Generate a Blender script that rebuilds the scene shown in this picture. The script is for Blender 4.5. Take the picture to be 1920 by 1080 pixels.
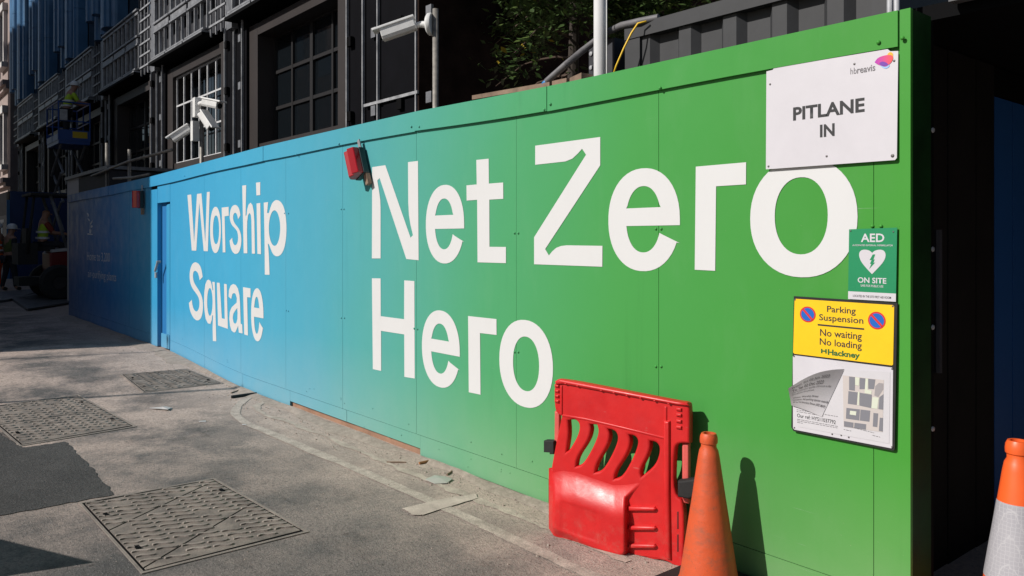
import bpy, math, random
from mathutils import Vector, Matrix
random.seed(7)
S = bpy.context.scene
COL = S.collection
for o in list(bpy.data.objects):
    bpy.data.objects.remove(o)

# ------------------------------------------------------------------ camera
F, HOR, CX, CY, CH = 1493.0, 450.0, 0.0, -3.35, 1.65
YAW = math.radians(50.3)
SN, CS = math.sin(YAW), math.cos(YAW)
cam_d = bpy.data.cameras.new('camera'); cam = bpy.data.objects.new('camera', cam_d); COL.objects.link(cam)
cam.location = (CX, CY, CH); cam.rotation_euler = (math.pi/2, 0, YAW)
cam_d.sensor_width = 36; cam_d.lens = F/1920*36; cam_d.shift_y = -(540-HOR)/1920
cam_d.clip_start = .05; cam_d.clip_end = 3000
S.camera = cam
# ------------------------------------------------------------------ world + sun
AZ, EL = math.radians(16), math.radians(36)
W = bpy.data.worlds.new('World'); S.world = W; W.use_nodes = True
nt = W.node_tree
sky = nt.nodes.new('ShaderNodeTexSky'); sky.sky_type = 'NISHITA'; sky.sun_disc = False
sky.sun_elevation = EL; sky.sun_rotation = math.pi + AZ
bg = nt.nodes['Background']; bg.inputs[1].default_value = 0.05
nt.links.new(sky.outputs[0], bg.inputs[0])
sd = bpy.data.lights.new('sun', 'SUN'); sd.energy = 4.6; sd.angle = math.radians(.53); sd.color = (1, .955, .9)
so = bpy.data.objects.new('sun', sd); COL.objects.link(so); so.location = (0, -30, 40)
so.rotation_euler = Vector((math.sin(AZ)*math.cos(EL), math.cos(AZ)*math.cos(EL), -math.sin(EL))).to_track_quat('-Z', 'Y').to_euler()
S.view_settings.view_transform = 'Standard'; S.view_settings.look = 'None'
S.view_settings.exposure = 0; S.view_settings.gamma = 1
S.render.engine = 'CYCLES'

# ------------------------------------------------------------------ pixel -> place
def ray(px):
    u = px - 960
    return CS*u - SN*F, SN*u + CS*F          # world X, Y per unit (per depth F)
def wall(px, py, Y=0.0):
    rx, ry = ray(px); t = (Y-CY)/ry
    return CX+rx*t, CH-(py-HOR)*t
def wx(px, Y=0.0): return wall(px, 450, Y)[0]
def wz(px, py, Y=0.0): return wall(px, py, Y)[1]
GP = [(-400,.45),(-29,.45),(-24,.26),(-18,.15),(-11.6,.13),(-8.3,0),(400,0)]
def gz(x):
    for (a,za),(b,zb) in zip(GP, GP[1:]):
        if a <= x <= b:
            t = (x-a)/(b-a); t = t*t*(3-2*t)
            return za+(zb-za)*t
    return 0
def ground(px, py, lift=0.0):
    rx, ry = ray(px); z = 0
    for _ in range(12):
        t = (CH-z)/(py-HOR); x = CX+rx*t; z = gz(x)
    return Vector((x, CY+ry*t, z+lift))

# ------------------------------------------------------------------ materials
MATS = {}
def mat(name, col, rough=.6, metal=0, var=0, vscale=8, bump=0, bscale=60, spec=.5, col2=None, coat=0):
    if name in MATS: return MATS[name]
    m = bpy.data.materials.new(name); m.use_nodes = True; MATS[name] = m
    n = m.node_tree.nodes; L = m.node_tree.links; b = n['Principled BSDF']
    b.inputs['Base Color'].default_value = (*col, 1); b.inputs['Roughness'].default_value = rough
    b.inputs['Metallic'].default_value = metal; b.inputs['Specular IOR Level'].default_value = spec
    b.inputs['Coat Weight'].default_value = coat
    if var or col2:
        g = n.new('ShaderNodeNewGeometry')
        tx = n.new('ShaderNodeTexNoise'); tx.inputs['Scale'].default_value = vscale; tx.inputs['Detail'].default_value = 6
        tx.inputs['Roughness'].default_value = .65
        L.new(g.outputs['Position'], tx.inputs['Vector'])
        r = n.new('ShaderNodeValToRGB'); r.color_ramp.elements[0].position = .33; r.color_ramp.elements[1].position = .68
        c2 = col2 or tuple(min(1, c*(1+var)) for c in col)
        c1 = col if col2 else tuple(c*(1-var) for c in col)
        r.color_ramp.elements[0].color = (*c1, 1); r.color_ramp.elements[1].color = (*c2, 1)
        L.new(tx.outputs[0], r.inputs[0]); L.new(r.outputs[0], b.inputs['Base Color'])
    if bump:
        g2 = n.new('ShaderNodeNewGeometry')
        t2 = n.new('ShaderNodeTexNoise'); t2.inputs['Scale'].default_value = bscale; t2.inputs['Detail'].default_value = 5
        L.new(g2.outputs['Position'], t2.inputs['Vector'])
        bp = n.new('ShaderNodeBump'); bp.inputs['Strength'].default_value = bump; bp.inputs['Distance'].default_value = .01
        L.new(t2.outputs[0], bp.inputs['Height']); L.new(bp.outputs[0], b.inputs['Normal'])
    return m

class NB:   # small node helper
    def __init__(s, name):
        s.m = bpy.data.materials.new(name); s.m.use_nodes = True; MATS[name] = s.m
        s.n = s.m.node_tree.nodes; s.L = s.m.node_tree.links; s.b = s.n['Principled BSDF']
        s.pos = s.n.new('ShaderNodeNewGeometry').outputs['Position']
    def val(s, v, sock):
        if hasattr(v, 'default_value') or hasattr(v, 'links'): s.L.new(v, sock)
        else: sock.default_value = v
    def math(s, op, a, b=0.0, c=0.0, clamp=False):
        x = s.n.new('ShaderNodeMath'); x.operation = op; x.use_clamp = clamp
        for i, v in enumerate((a, b, c)): s.val(v, x.inputs[i])
        return x.outputs[0]
    def noise(s, scale, detail=5, rough=.6, vec=None):
        t = s.n.new('ShaderNodeTexNoise'); t.inputs['Scale'].default_value = scale
        t.inputs['Detail'].default_value = detail; t.inputs['Roughness'].default_value = rough
        s.L.new(vec or s.pos, t.inputs['Vector']); return t.outputs[0]
    def scaled(s, sc):
        v = s.n.new('ShaderNodeVectorMath'); v.operation = 'MULTIPLY'; v.inputs[1].default_value = sc
        s.L.new(s.pos, v.inputs[0]); return v.outputs[0]
    def ramp(s, f, stops):
        r = s.n.new('ShaderNodeValToRGB'); e = r.color_ramp.elements
        while len(e) < len(stops): e.new(.5)
        for i, (p, c) in enumerate(stops):
            e[i].position = p; e[i].color = (*(c if isinstance(c, tuple) else (c, c, c)), 1)
        s.L.new(f, r.inputs[0]); return r.outputs[0]
    def mix(s, f, a, b, mode='MIX'):
        x = s.n.new('ShaderNodeMix'); x.data_type = 'RGBA'; x.blend_type = mode
        s.val(f, x.inputs[0])
        for v, k in ((a, 6), (b, 7)):
            if isinstance(v, tuple): x.inputs[k].default_value = (*v, 1)
            else: s.L.new(v, x.inputs[k])
        return x.outputs[2]
    def sep(s):
        x = s.n.new('ShaderNodeSeparateXYZ'); s.L.new(s.pos, x.inputs[0]); return x.outputs
    def bump(s, h, st, dist=.01):
        b = s.n.new('ShaderNodeBump'); b.inputs['Strength'].default_value = st; b.inputs['Distance'].default_value = dist
        s.L.new(h, b.inputs['Height']); s.L.new(b.outputs[0], s.b.inputs['Normal'])

def hoarding_material():
    k = NB('hoarding_print'); X, Y, Z = k.sep()
    # printed gradient navy -> sky blue -> teal -> green along the hoarding, slightly slanted
    wob = k.noise(.6, 2)
    pos = k.math('ADD', k.math('ADD', X, k.math('MULTIPLY', Z, -.18)), k.math('MULTIPLY', wob, .5))
    f = k.math('DIVIDE', k.math('ADD', pos, 18.2), 17.0, clamp=True)
    def st(x): return (x+18.2)/17.0
    c = k.ramp(f, [(st(-17.9),(.004,.055,.19)), (st(-14.5),(.006,.14,.40)), (st(-12.2),(.040,.30,.55)), (st(-9.0),(.060,.35,.555)),
                   (st(-6.9),(.076,.335,.44)), (st(-5.5),(.085,.34,.29)), (st(-4.2),(.075,.325,.145)), (st(-3.1),(.064,.300,.072)), (st(-1.9),(.058,.275,.046)), (st(-1.4),(.062,.292,.040))])
    # dust plus painted ground-reflection sheen low down, smears and speckled dirt
    low = k.math('MULTIPLY', k.math('SUBTRACT', .75, Z, clamp=True), .30)
    low = k.math('MULTIPLY', low, k.math('ADD', .35, k.noise(2.3, 5)))
    c = k.mix(low, c, (.50,.47,.42))
    sm = k.ramp(k.noise(3.2, 8, .72, k.scaled((1,1,.35))), [(.52, 0.0), (.75, .03)])
    c = k.mix(sm, c, (.55,.58,.55))
    spk = k.ramp(k.noise(90, 3, .5), [(.70, 0.0), (.74, .55)])
    zone = k.ramp(k.noise(1.6, 3), [(.5, 0.0), (.62, 1.0)])
    lowz = k.math('ADD', .35, k.math('SUBTRACT', .7, Z, clamp=True), clamp=True)
    spk = k.math('MULTIPLY', k.math('MULTIPLY', spk, zone), lowz)
    c = k.mix(spk, c, (.36,.33,.27))
    sc1 = k.ramp(k.noise(1, 4, .6, k.scaled((2.2, 1, 120))), [(.69, 0.0), (.72, .35)])
    sc1 = k.math('MULTIPLY', sc1, k.ramp(k.noise(1.3, 4), [(.5, 0.0), (.6, 1.0)]))
    c = k.mix(sc1, c, (.45,.48,.45))
    drip = k.ramp(k.noise(1, 5, .6, k.scaled((9, 1, .5))), [(.58, 0.0), (.78, .22)])
    c = k.mix(k.math('MULTIPLY', drip, k.ramp(k.noise(.9, 3), [(.45, 0.0), (.65, 1.0)])), c, (.35,.38,.36), 'MULTIPLY')
    k.L.new(c, k.b.inputs['Base Color'])
    r = k.ramp(k.noise(4, 5), [(.3, .34), (.7, .52)]); k.L.new(r, k.b.inputs['Roughness'])
    k.b.inputs['Specular IOR Level'].default_value = .16
    h = k.math('ADD', k.math('MULTIPLY', k.noise(2.2, 2), 1.0), k.math('MULTIPLY', k.noise(160, 2), .03))
    k.bump(h, .12, .03)
    return k.m
HO = hoarding_material()

def letter_material():
    k = NB('vinyl_white')
    sm = k.ramp(k.noise(3.2, 8, .72, k.scaled((1,1,.4))), [(.5, 0.0), (.8, .22)])
    c = k.mix(sm, (.645,.645,.645), (.53,.515,.50))
    k.L.new(c, k.b.inputs['Base Color']); k.b.inputs['Roughness'].default_value = .42
    return k.m
LW = letter_material()

def asphalt(name, c1, c2, dust=True, dustc=(.62,.49,.415)):
    k = NB(name); X, Y, Z = k.sep()
    big = k.noise(.55, 6, .62); mid = k.noise(2.6, 6, .7); fine = k.noise(170, 4, .7); agg = k.noise(75, 3, .6)
    c = k.ramp(big, [(.34, c1), (.66, c2)])
    c = k.mix(k.ramp(mid, [(.45, 0.0), (.75, .45)]), c, (.25,.22,.195) if dust else tuple(x*1.5 for x in c2))
    if dust:
        # tyre streaks along the street
        stx = k.noise(1.0, 6, .6, k.scaled((.18, 2.6, 1)))
        c = k.mix(k.ramp(stx, [(.52, 0.0), (.72, .32)]), c, (.10,.098,.095))
    grit_ = k.noise(38, 5, .75)
    c = k.mix(k.ramp(grit_, [(.34, .6), (.50, 0.0)]), c, tuple(x*.38 for x in c1))
    c = k.mix(k.ramp(fine, [(.34, .7), (.52, 0.0)]), c, tuple(x*.30 for x in c1))
    c = k.mix(k.ramp(agg, [(.58, 0.0), (.68, .5)]), c, tuple(x*2.0 for x in c2))
    if dust:
        st_ = k.ramp(k.noise(1.9, 6, .65, k.scaled((.7, 1.4, 1))), [(.56, 0.0), (.70, .55)])
        c = k.mix(st_, c, tuple(x*.50 for x in c1))
        vg = k.n.new('ShaderNodeTexVoronoi'); vg.inputs['Scale'].default_value = 3.1; k.L.new(k.pos, vg.inputs['Vector'])
        c = k.mix(k.ramp(vg.outputs['Distance'], [(.045, .8), (.06, 0.0)]), c, (.055,.052,.05))
        vw = k.n.new('ShaderNodeVectorMath'); vw.operation = 'ADD'; k.L.new(k.pos, vw.inputs[0])
        wn = k.n.new('ShaderNodeTexNoise'); wn.inputs['Scale'].default_value = 3; wn.inputs['Detail'].default_value = 5; k.L.new(k.pos, wn.inputs['Vector'])
        ws = k.n.new('ShaderNodeVectorMath'); ws.operation = 'SCALE'; ws.inputs['Scale'].default_value = .5; k.L.new(wn.outputs['Color'], ws.inputs[0]); k.L.new(ws.outputs[0], vw.inputs[1])
        vc = k.n.new('ShaderNodeTexVoronoi'); vc.feature = 'DISTANCE_TO_EDGE'; vc.inputs['Scale'].default_value = .55; k.L.new(vw.outputs[0], vc.inputs['Vector'])
        crk = k.math('MULTIPLY', k.ramp(vc.outputs['Distance'], [(.0022, .8), (.0045, 0.0)]), k.ramp(k.noise(.7, 3), [(.46, 0.0), (.56, 1.0)]))
        c = k.mix(crk, c, (.05,.047,.045))
        d = k.math('ADD', k.math('MULTIPLY', k.math('ADD', Y, 1.30), .95), k.math('MULTIPLY', k.math('SUBTRACT', k.noise(1.7, 7, .7), .5), 1.9))
        d = k.math('MULTIPLY', k.math('ADD', d, 0.0, clamp=True), .88)
        d = k.math('MULTIPLY', d, k.ramp(grit_, [(.30, .45), (.55, 1.0)]))
        sp = k.math('MULTIPLY', k.ramp(k.noise(1.1, 7, .68), [(.40, 0.0), (.58, .85)]), k.ramp(grit_, [(.34, .35), (.55, 1.0)]))
        far = k.math('MULTIPLY', k.math('ADD', k.math('MULTIPLY', X, -1), -4.2), .30, clamp=True)
        sp = k.math('MULTIPLY', sp, k.math('ADD', .30, k.math('MULTIPLY', far, .75)))
        d = k.math('MAXIMUM', d, sp)
        c = k.mix(d, c, k.ramp(k.noise(6, 7, .75), [(.3, tuple(x*.70 for x in dustc)), (.7, dustc)]))
    k.L.new(c, k.b.inputs['Base Color']); k.b.inputs['Roughness'].default_value = .9
    k.b.inputs['Specular IOR Level'].default_value = .25
    h = k.math('ADD', k.math('MULTIPLY', agg, .7), k.math('MULTIPLY', fine, .5))
    k.bump(h, 1.0, .010)
    return k.m
ASPH = asphalt('asphalt_dusty', (.108,.103,.100), (.182,.170,.161))
ASPH2 = asphalt('asphalt_patch_dark', (.05,.049,.048), (.088,.084,.08), dust=False)

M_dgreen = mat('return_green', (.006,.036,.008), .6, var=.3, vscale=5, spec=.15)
M_black = mat('black_paint', (.004,.004,.0045), .75, spec=.06)
M_bar = mat('window_bar', (.62,.62,.63), .4, var=.2, vscale=8)
M_mull = mat('dark_mullion', (.012,.011,.012), .5)
M_mem = mat('black_membrane', (.0035,.0035,.005), .7, var=.3, vscale=1.5, spec=.06)
M_slate = mat('slate_backing', (.022,.023,.030), .65, var=.35, vscale=2)
M_brown = mat('bronze_frame', (.032,.026,.025), .5, var=.15, vscale=1)
M_galv = mat('galvanised', (.36,.365,.38), .42, .15, var=.3, vscale=6)
M_galvd = mat('galvanised_dull', (.17,.175,.19), .5, .15, var=.3, vscale=6)
M_galvl = mat('galvanised_rail', (.25,.255,.27), .45, .15, var=.3, vscale=6)
M_grey = mat('container_grey', (.031,.032,.035), .65, var=.18, vscale=4)
M_greyl = mat('beam_grey', (.09,.092,.098), .6, var=.15, vscale=4)
M_glass = mat('window_glass', (.006,.008,.010), .04, 0, spec=.7)
M_blue = mat('fin_blue', (.055,.155,.30), .32, var=.25, vscale=.8, spec=.6)
M_stone = mat('pale_stone', (.30,.235,.215), .85, var=.15, vscale=2)
M_stonew = mat('white_render', (.50,.48,.47), .8, var=.06, vscale=2)
M_wht = mat('white_plastic', (.70,.70,.69), .4, var=.1, vscale=14)
M_sign = mat('sign_white', (.585,.565,.60), .45, var=.03, vscale=5)
M_ink = mat('sign_ink', (.022,.022,.024), .6)
M_tube = mat('scaffold_tube', (.30,.28,.25), .55, .3, col2=(.16,.15,.135), vscale=18)
M_red = None
def barrier_red():
    k = NB('barrier_red'); X, Y, Z = k.sep()
    c = k.ramp(k.noise(6, 5), [(.3, (.52,.012,.014)), (.7, (.63,.018,.018))])
    low = k.math('MULTIPLY', k.math('MULTIPLY', k.math('SUBTRACT', .30, Z, clamp=True), 2.2), k.ramp(k.noise(16, 7, .75), [(.50, 0.0), (.72, .55)]))
    c = k.mix(low, c, (.34,.17,.13))
    scr = k.ramp(k.noise(1, 5, .7, k.scaled((14, 14, 60))), [(.66, 0.0), (.72, .28)])
    c = k.mix(scr, c, (.55,.25,.22))
    k.L.new(c, k.b.inputs['Base Color'])
    k.L.new(k.ramp(k.noise(9, 5), [(.3, .30), (.7, .48)]), k.b.inputs['Roughness'])
    k.bump(k.noise(25, 4), .12, .01); return k.m
M_red = barrier_red()
M_redr = mat('beacon_red', (.36,.006,.012), .18, spec=.6)
def cone_dirty():
    k = NB('cone_orange_dirty'); X, Y, Z = k.sep()
    c = k.ramp(k.noise(5, 6, .7), [(.3, (.66,.09,.020)), (.7, (.50,.085,.03))])
    g = k.ramp(k.noise(1, 7, .75, k.scaled((7, 7, 16))), [(.50, 0.0), (.68, .55)])
    c = k.mix(g, c, (.24,.10,.06))
    c = k.mix(k.ramp(k.noise(60, 4, .7), [(.62, 0.0), (.70, .5)]), c, (.13,.07,.05))
    k.L.new(c, k.b.inputs['Base Color']); k.b.inputs['Roughness'].default_value = .52
    k.bump(k.noise(18, 4), .25, .012); return k.m
M_orange = cone_dirty()
M_orange2 = mat('cone_orange', (.80,.115,.022), .42, var=.08, vscale=6)
M_rubber = mat('black_rubber', (.012,.012,.012), .75, var=.3, vscale=20)
M_ply = mat('brown_ply', (.30,.17,.11), .85, var=.25, vscale=5)
M_wood = mat('old_timber', (.22,.15,.105), .85, var=.3, vscale=9)
M_navy = mat('navy_panel', (.010,.035,.13), .5, var=.15, vscale=2)
M_cast = mat('cast_iron', (.17,.145,.127), .8, col2=(.28,.24,.205), vscale=7, bump=.5, bscale=120)
M_castd = mat('cast_iron_ground', (.10,.086,.076), .85, col2=(.27,.228,.193), vscale=6, bump=.5, bscale=120)
M_castt = mat('cast_iron_tread', (.16,.138,.12), .72, col2=(.34,.29,.25), vscale=5, bump=.4, bscale=140)
M_dirt = mat('packed_dirt', (.24,.198,.165), .95, col2=(.38,.315,.265), vscale=14, bump=.6, bscale=60)
M_lime = mat('hi_vis_yellow', (.42,.62,.03), .7, var=.1, vscale=8)
M_hor = mat('hi_vis_orange', (.85,.13,.02), .7)
M_skin = mat('skin', (.36,.19,.13), .6)
M_navyc = mat('dark_cloth', (.02,.022,.03), .9)
M_rust = mat('rust_cloth', (.22,.035,.02), .9)
M_lift = mat('lift_blue', (.012,.06,.25), .45)
M_yel = mat('sign_yellow', (.86,.53,.008), .42, var=.04, vscale=8)
M_yelc = mat('cable_yellow', (.8,.5,.02), .5)
M_aed = mat('aed_green', (.010,.235,.095), .4, var=.04, vscale=6)
M_brick = mat('dark_brick', (.022,.014,.012), .95, var=.4, vscale=3, spec=.05)
M_pole = mat('flagpole_white', (.72,.72,.73), .3, .0, var=.03)
M_conduit = mat('conduit_grey', (.13,.125,.13), .6, var=.25, vscale=12)
M_bluep = mat('pipe_blue', (.03,.22,.52), .5)
M_opp = mat('opposite_brick', (.20,.16,.135), .9, var=.2, vscale=2)

# ------------------------------------------------------------------ mesh helpers
def tag(o, label, cat, group=None, kind=None):
    if label: o['label'] = label
    if cat: o['category'] = cat
    if group: o['group'] = group
    if kind: o['kind'] = kind
    return o
def thing(name, loc, label, cat, group=None):
    o = bpy.data.objects.new(name, None); COL.objects.link(o); o.location = loc
    o.empty_display_size = .2
    return tag(o, label, cat, group)
def wloc(o):
    v = Vector((0,0,0))
    while o is not None: v += o.location; o = o.parent
    return v
def link(name, me, parent=None, m=None, smooth=False):
    """mesh given in world coordinates; a child is offset by its parent's place"""
    if m is not None and not me.materials: me.materials.append(m)
    if smooth:
        for p in me.polygons: p.use_smooth = True
    o = bpy.data.objects.new(name, me); COL.objects.link(o)
    if parent is not None:
        o.parent = parent; o.location = -wloc(parent)
    return o
def mesh(name, V, Fc):
    me = bpy.data.meshes.new(name); me.from_pydata([tuple(v) for v in V], [], Fc); me.update(); return me
CUBE = {}
def unit(m):
    if m.name not in CUBE:
        V = [(x,y,z) for x in (-.5,.5) for y in (-.5,.5) for z in (-.5,.5)]
        Fc = [(0,1,3,2),(4,6,7,5),(0,4,5,1),(2,3,7,6),(0,2,6,4),(1,5,7,3)]
        me = mesh('box_'+m.name, V, Fc); me.materials.append(m); CUBE[m.name] = me
    return CUBE[m.name]
def box(name, parent, m, x0, x1, y0, y1, z0, z1):
    """shared unit box placed by its world extents"""
    o = bpy.data.objects.new(name, unit(m)); COL.objects.link(o)
    o.scale = (abs(x1-x0), abs(y1-y0), abs(z1-z0))
    c = Vector(((x0+x1)/2, (y0+y1)/2, (z0+z1)/2))
    if parent is not None: o.parent = parent; c -= wloc(parent)
    o.location = c; return o
class MB:
    def __init__(s): s.V = []; s.F = []
    def add(s, V, Fc):
        b = len(s.V); s.V += [tuple(v) for v in V]; s.F += [tuple(i+b for i in f) for f in Fc]; return s
    def box(s, x0,x1,y0,y1,z0,z1, M=None):
        V = [Vector((x,y,z)) for x in (x0,x1) for y in (y0,y1) for z in (z0,z1)]
        if M is not None: V = [M @ v for v in V]
        return s.add(V, [(0,1,3,2),(4,6,7,5),(0,4,5,1),(2,3,7,6),(0,2,6,4),(1,5,7,3)])
    def tube(s, pts, r, n=10, cap=True):
        pts = [Vector(p) for p in pts]; rr = r if isinstance(r, (list, tuple)) else [r]*len(pts)
        rings = []; up = None
        for i, p in enumerate(pts):
            d = (pts[min(i+1, len(pts)-1)] - pts[max(i-1, 0)]).normalized()
            if up is None: up = Vector((0,0,1)) if abs(d.z) < .9 else Vector((1,0,0))
            a = d.cross(up).normalized(); b = a.cross(d).normalized(); up = b
            rings.append([p + (a*math.cos(2*math.pi*j/n) + b*math.sin(2*math.pi*j/n))*rr[i] for j in range(n)])
        V = [v for rg in rings for v in rg]; Fc = []
        for i in range(len(pts)-1):
            for j in range(n):
                Fc.append((i*n+j, i*n+(j+1)%n, (i+1)*n+(j+1)%n, (i+1)*n+j))
        if cap: Fc += [tuple(range(n))[::-1], tuple(range((len(pts)-1)*n, len(pts)*n))]
        return s.add(V, Fc)
    def lathe(s, prof, c, n=32):
        V = []; Fc = []
        for r, z in prof:
            for j in range(n):
                a = 2*math.pi*j/n; V.append((c[0]+r*math.cos(a), c[1]+r*math.sin(a), c[2]+z))
        for i in range(len(prof)-1):
            for j in range(n): Fc.append((i*n+j, i*n+(j+1)%n, (i+1)*n+(j+1)%n, (i+1)*n+j))
        return s.add(V, Fc)
    def prism(s, P, off):
        """closed polygon of 3D points extruded by the vector off"""
        n = len(P); off = Vector(off); V = [Vector(p) for p in P] + [Vector(p)+off for p in P]
        return s.add(V, [tuple(range(n)), tuple(range(2*n-1, n-1, -1))] + [(i, i+n, (i+1)%n+n, (i+1)%n) for i in range(n)])
    def build(s, name, m, parent=None, smooth=False):
        return link(name, mesh(name, s.V, s.F), parent, m, smooth)
def autosmooth(o, ang=35):
    for p in o.data.polygons: p.use_smooth = True
    md = o.modifiers.new('split', 'EDGE_SPLIT'); md.split_angle = math.radians(ang)
    return o
def bevel(o, w, seg=2):
    md = o.modifiers.new('bevel', 'BEVEL'); md.width = w; md.segments = seg; md.limit_method = 'ANGLE'; return o

def curve_mesh(loops, extrude=0.0, bev=0.0, bres=2):
    """2D polygons (holes by nesting) -> filled mesh in xy, thickness along z"""
    cu = bpy.data.curves.new('c', 'CURVE'); cu.dimensions = '2D'; cu.fill_mode = 'BOTH'
    cu.extrude = extrude; cu.bevel_depth = bev; cu.bevel_resolution = bres; cu.offset = -bev
    for lp in loops:
        sp = cu.splines.new('POLY'); sp.points.add(len(lp)-1); sp.use_cyclic_u = True
        for q, (x, y) in zip(sp.points, lp): q.co = (x, y, 0, 1)
    return conv(cu)
def conv(cu):
    ob = bpy.data.objects.new('tmp', cu); COL.objects.link(ob)
    dg = bpy.context.evaluated_depsgraph_get(); dg.update()
    me = bpy.data.meshes.new_from_object(ob.evaluated_get(dg))
    bpy.data.objects.remove(ob); bpy.data.curves.remove(cu)
    return me
def text_mesh(s, bold=0.0, sp=1.0):
    cu = bpy.data.curves.new('t', 'FONT'); cu.body = s; cu.offset = bold; cu.resolution_u = 3; cu.space_character = sp
    cu.materials.clear() if hasattr(cu.materials, 'clear') else None
    return conv(cu)
def bounds(me):
    xs = [v.co.x for v in me.vertices]; ys = [v.co.y for v in me.vertices]
    return min(xs), max(xs), min(ys), max(ys)
def wall_text(name, s, x0, x1, z0, z1, y, m, parent, bold=0.0, shear=None):
    me = text_mesh(s, bold); a, b, c, d = bounds(me)
    for v in me.vertices:
        u = (v.co.x-a)/(b-a); w = (v.co.y-c)/(d-c)
        v.co = (x0+(x1-x0)*u, y, z0+(z1-z0)*w)
    me.materials.clear(); me.update()
    return link(name, me, parent, m)
def wall_poly(name, loops, y, th, m, parent=None, bev=0.0):
    """loops of (X, z) on a wall plane; front face at y-th"""
    me = curve_mesh(loops, th/2 if not bev else max(0, th/2-bev), bev)
    for v in me.vertices:
        v.co = (v.co.x, y-th/2-v.co.z, v.co.y)
    me.materials.clear(); me.update()
    return link(name, me, parent, m)
def quad_wall(corners, y): return [wall(px, py, y) for px, py in corners]
def ellipse(cx, cz, rx, rz, n=36, p=2.0, a0=0, a1=2*math.pi):
    out = []
    for i in range(n):
        a = a0+(a1-a0)*i/n; c, s_ = math.cos(a), math.sin(a)
        out.append((cx+rx*math.copysign(abs(c)**(2/p), c), cz+rz*math.copysign(abs(s_)**(2/p), s_)))
    return out
def smooth_loop(P, it=2, corner=55):
    """round a traced loop, keeping its sharp corners"""
    for _ in range(it):
        out = []; n = len(P)
        for i in range(n):
            a, b, c = Vector(P[i-1]), Vector(P[i]), Vector(P[(i+1) % n])
            u, v = b-a, c-b
            ang = math.degrees(u.angle(v)) if u.length > 1e-6 and v.length > 1e-6 else 0
            if ang > corner: out.append(tuple(b))
            else:
                out.append(tuple(b-u*.25)); out.append(tuple(b+v*.25))
        P = out
    return P

# ================================================================== GROUND
def make_ground():
    xs = [-400,-120,-60,-45] + [-40+.4*i for i in range(86)] + [-5,0,10,40,120,400]
    ys = [-300,-60,-20,-10,-6,-4,-3,-2,-1,0,1,2,4,10,30,100,300]
    V = [(x, y, gz(x)) for x in xs for y in ys]; n = len(ys)
    Fc = [(i*n+j, (i+1)*n+j, (i+1)*n+j+1, i*n+j+1) for i in range(len(xs)-1) for j in range(n-1)]
    o = link('road', mesh('road', V, Fc), None, ASPH, True)
    tag(o, 'dusty grey asphalt street running past the hoarding', None, kind='structure')
make_ground()
def ground_poly(name, pts, m, lift, jitter=0, sub=1, parent=None):
    P = []
    n = len(pts)
    for i in range(n):
        a, b = pts[i], pts[(i+1) % n]
        for k in range(sub):
            t = k/sub; q = a.lerp(b, t)
            P.append(Vector((q.x+random.uniform(-jitter, jitter), q.y+random.uniform(-jitter, jitter), 0)))
    me = curve_mesh([[(p.x, p.y) for p in P]])
    for v in me.vertices: v.co.z = gz(v.co.x)+lift
    me.materials.clear(); return link(name, me, parent, m)
o = ground_poly('tarmac_patch', [ground(*p) for p in ((-120,860),(0,813),(42,840),(123,829),(165,870),(216,928),(0,968),(-160,1000))], ASPH2, .004, .012, 14)
tag(o, 'dark newer tarmac patch between the ribbed covers', None, kind='structure')

# worn painted lines
def worn_paint():
    k = NB('worn_paint')
    w = k.noise(9, 7, .75); c = k.ramp(w, [(.35, (.30,.25,.21)), (.62, (.54,.455,.385))])
    c = k.mix(k.ramp(k.noise(120, 3), [(.35, .5), (.55, 0.0)]), c, (.14,.13,.12))
    k.L.new(c, k.b.inputs['Base Color']); k.b.inputs['Roughness'].default_value = .9
    k.bump(k.noise(90, 4), .5, .005); return k.m
M_line = worn_paint()
def strip(name, pts, w, m, lift, label, parent=None, rag=.006):
    P = [Vector((p.x, p.y)) for p in pts]
    # resample with Catmull-Rom
    Q = []
    for i in range(len(P)-1):
        p0, p1, p2, p3 = P[max(i-1,0)], P[i], P[i+1], P[min(i+2,len(P)-1)]
        for k in range(12):
            t = k/12
            Q.append(.5*((2*p1)+(p2-p0)*t+(2*p0-5*p1+4*p2-p3)*t*t+(3*p1-p0-3*p2+p3)*t**3))
    Q.append(P[-1]); V = []; wob = {k: [random.uniform(-1, 1) for _ in range(len(Q)+2)] for k in (-1, 1)}
    for k in wob: wob[k] = [sum(wob[k][max(0,i-2):i+3])/2.4 for i in range(len(Q)+2)]
    for i, q in enumerate(Q):
        d = (Q[min(i+1,len(Q)-1)]-Q[max(i-1,0)]).normalized(); n = Vector((-d.y, d.x))
        for s_ in (-1, 1):
            r = q+n*s_*(w/2+rag*wob[s_][i]); V.append((r.x, r.y, gz(r.x)+lift))
    o = link(name, mesh(name, V, [(2*i, 2*i+1, 2*i+3, 2*i+2) for i in range(len(Q)-1)]), parent, m)
    if parent is None: tag(o, label, None, kind='structure')
    return o
cr = lambda x, y: ground(400+x/2.7, 680+y/2.7)
strip('road_line', [cr(*p) for p in ((205,165),(140,205),(112,255),(165,305),(300,362),(500,448),(700,530),(900,615),(1080,695),(1250,770),(1420,850),(1600,935),(1760,1010),(1950,1100),(2200,1220))], .085, M_line, .004, 'worn pale line curving along the street edge')
strip('road_line', [cr(*p) for p in ((262,195),(225,225),(260,262),(400,310),(600,390),(800,475),(1000,560),(1250,660),(1450,740),(1640,820),(1850,905),(2100,1010))], .055, mat('line_faint', (.30,.25,.21), .95, col2=(.50,.42,.35), vscale=9, bump=.5, bscale=90), .004, 'second fainter worn line nearer the hoarding', rag=.022)
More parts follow.
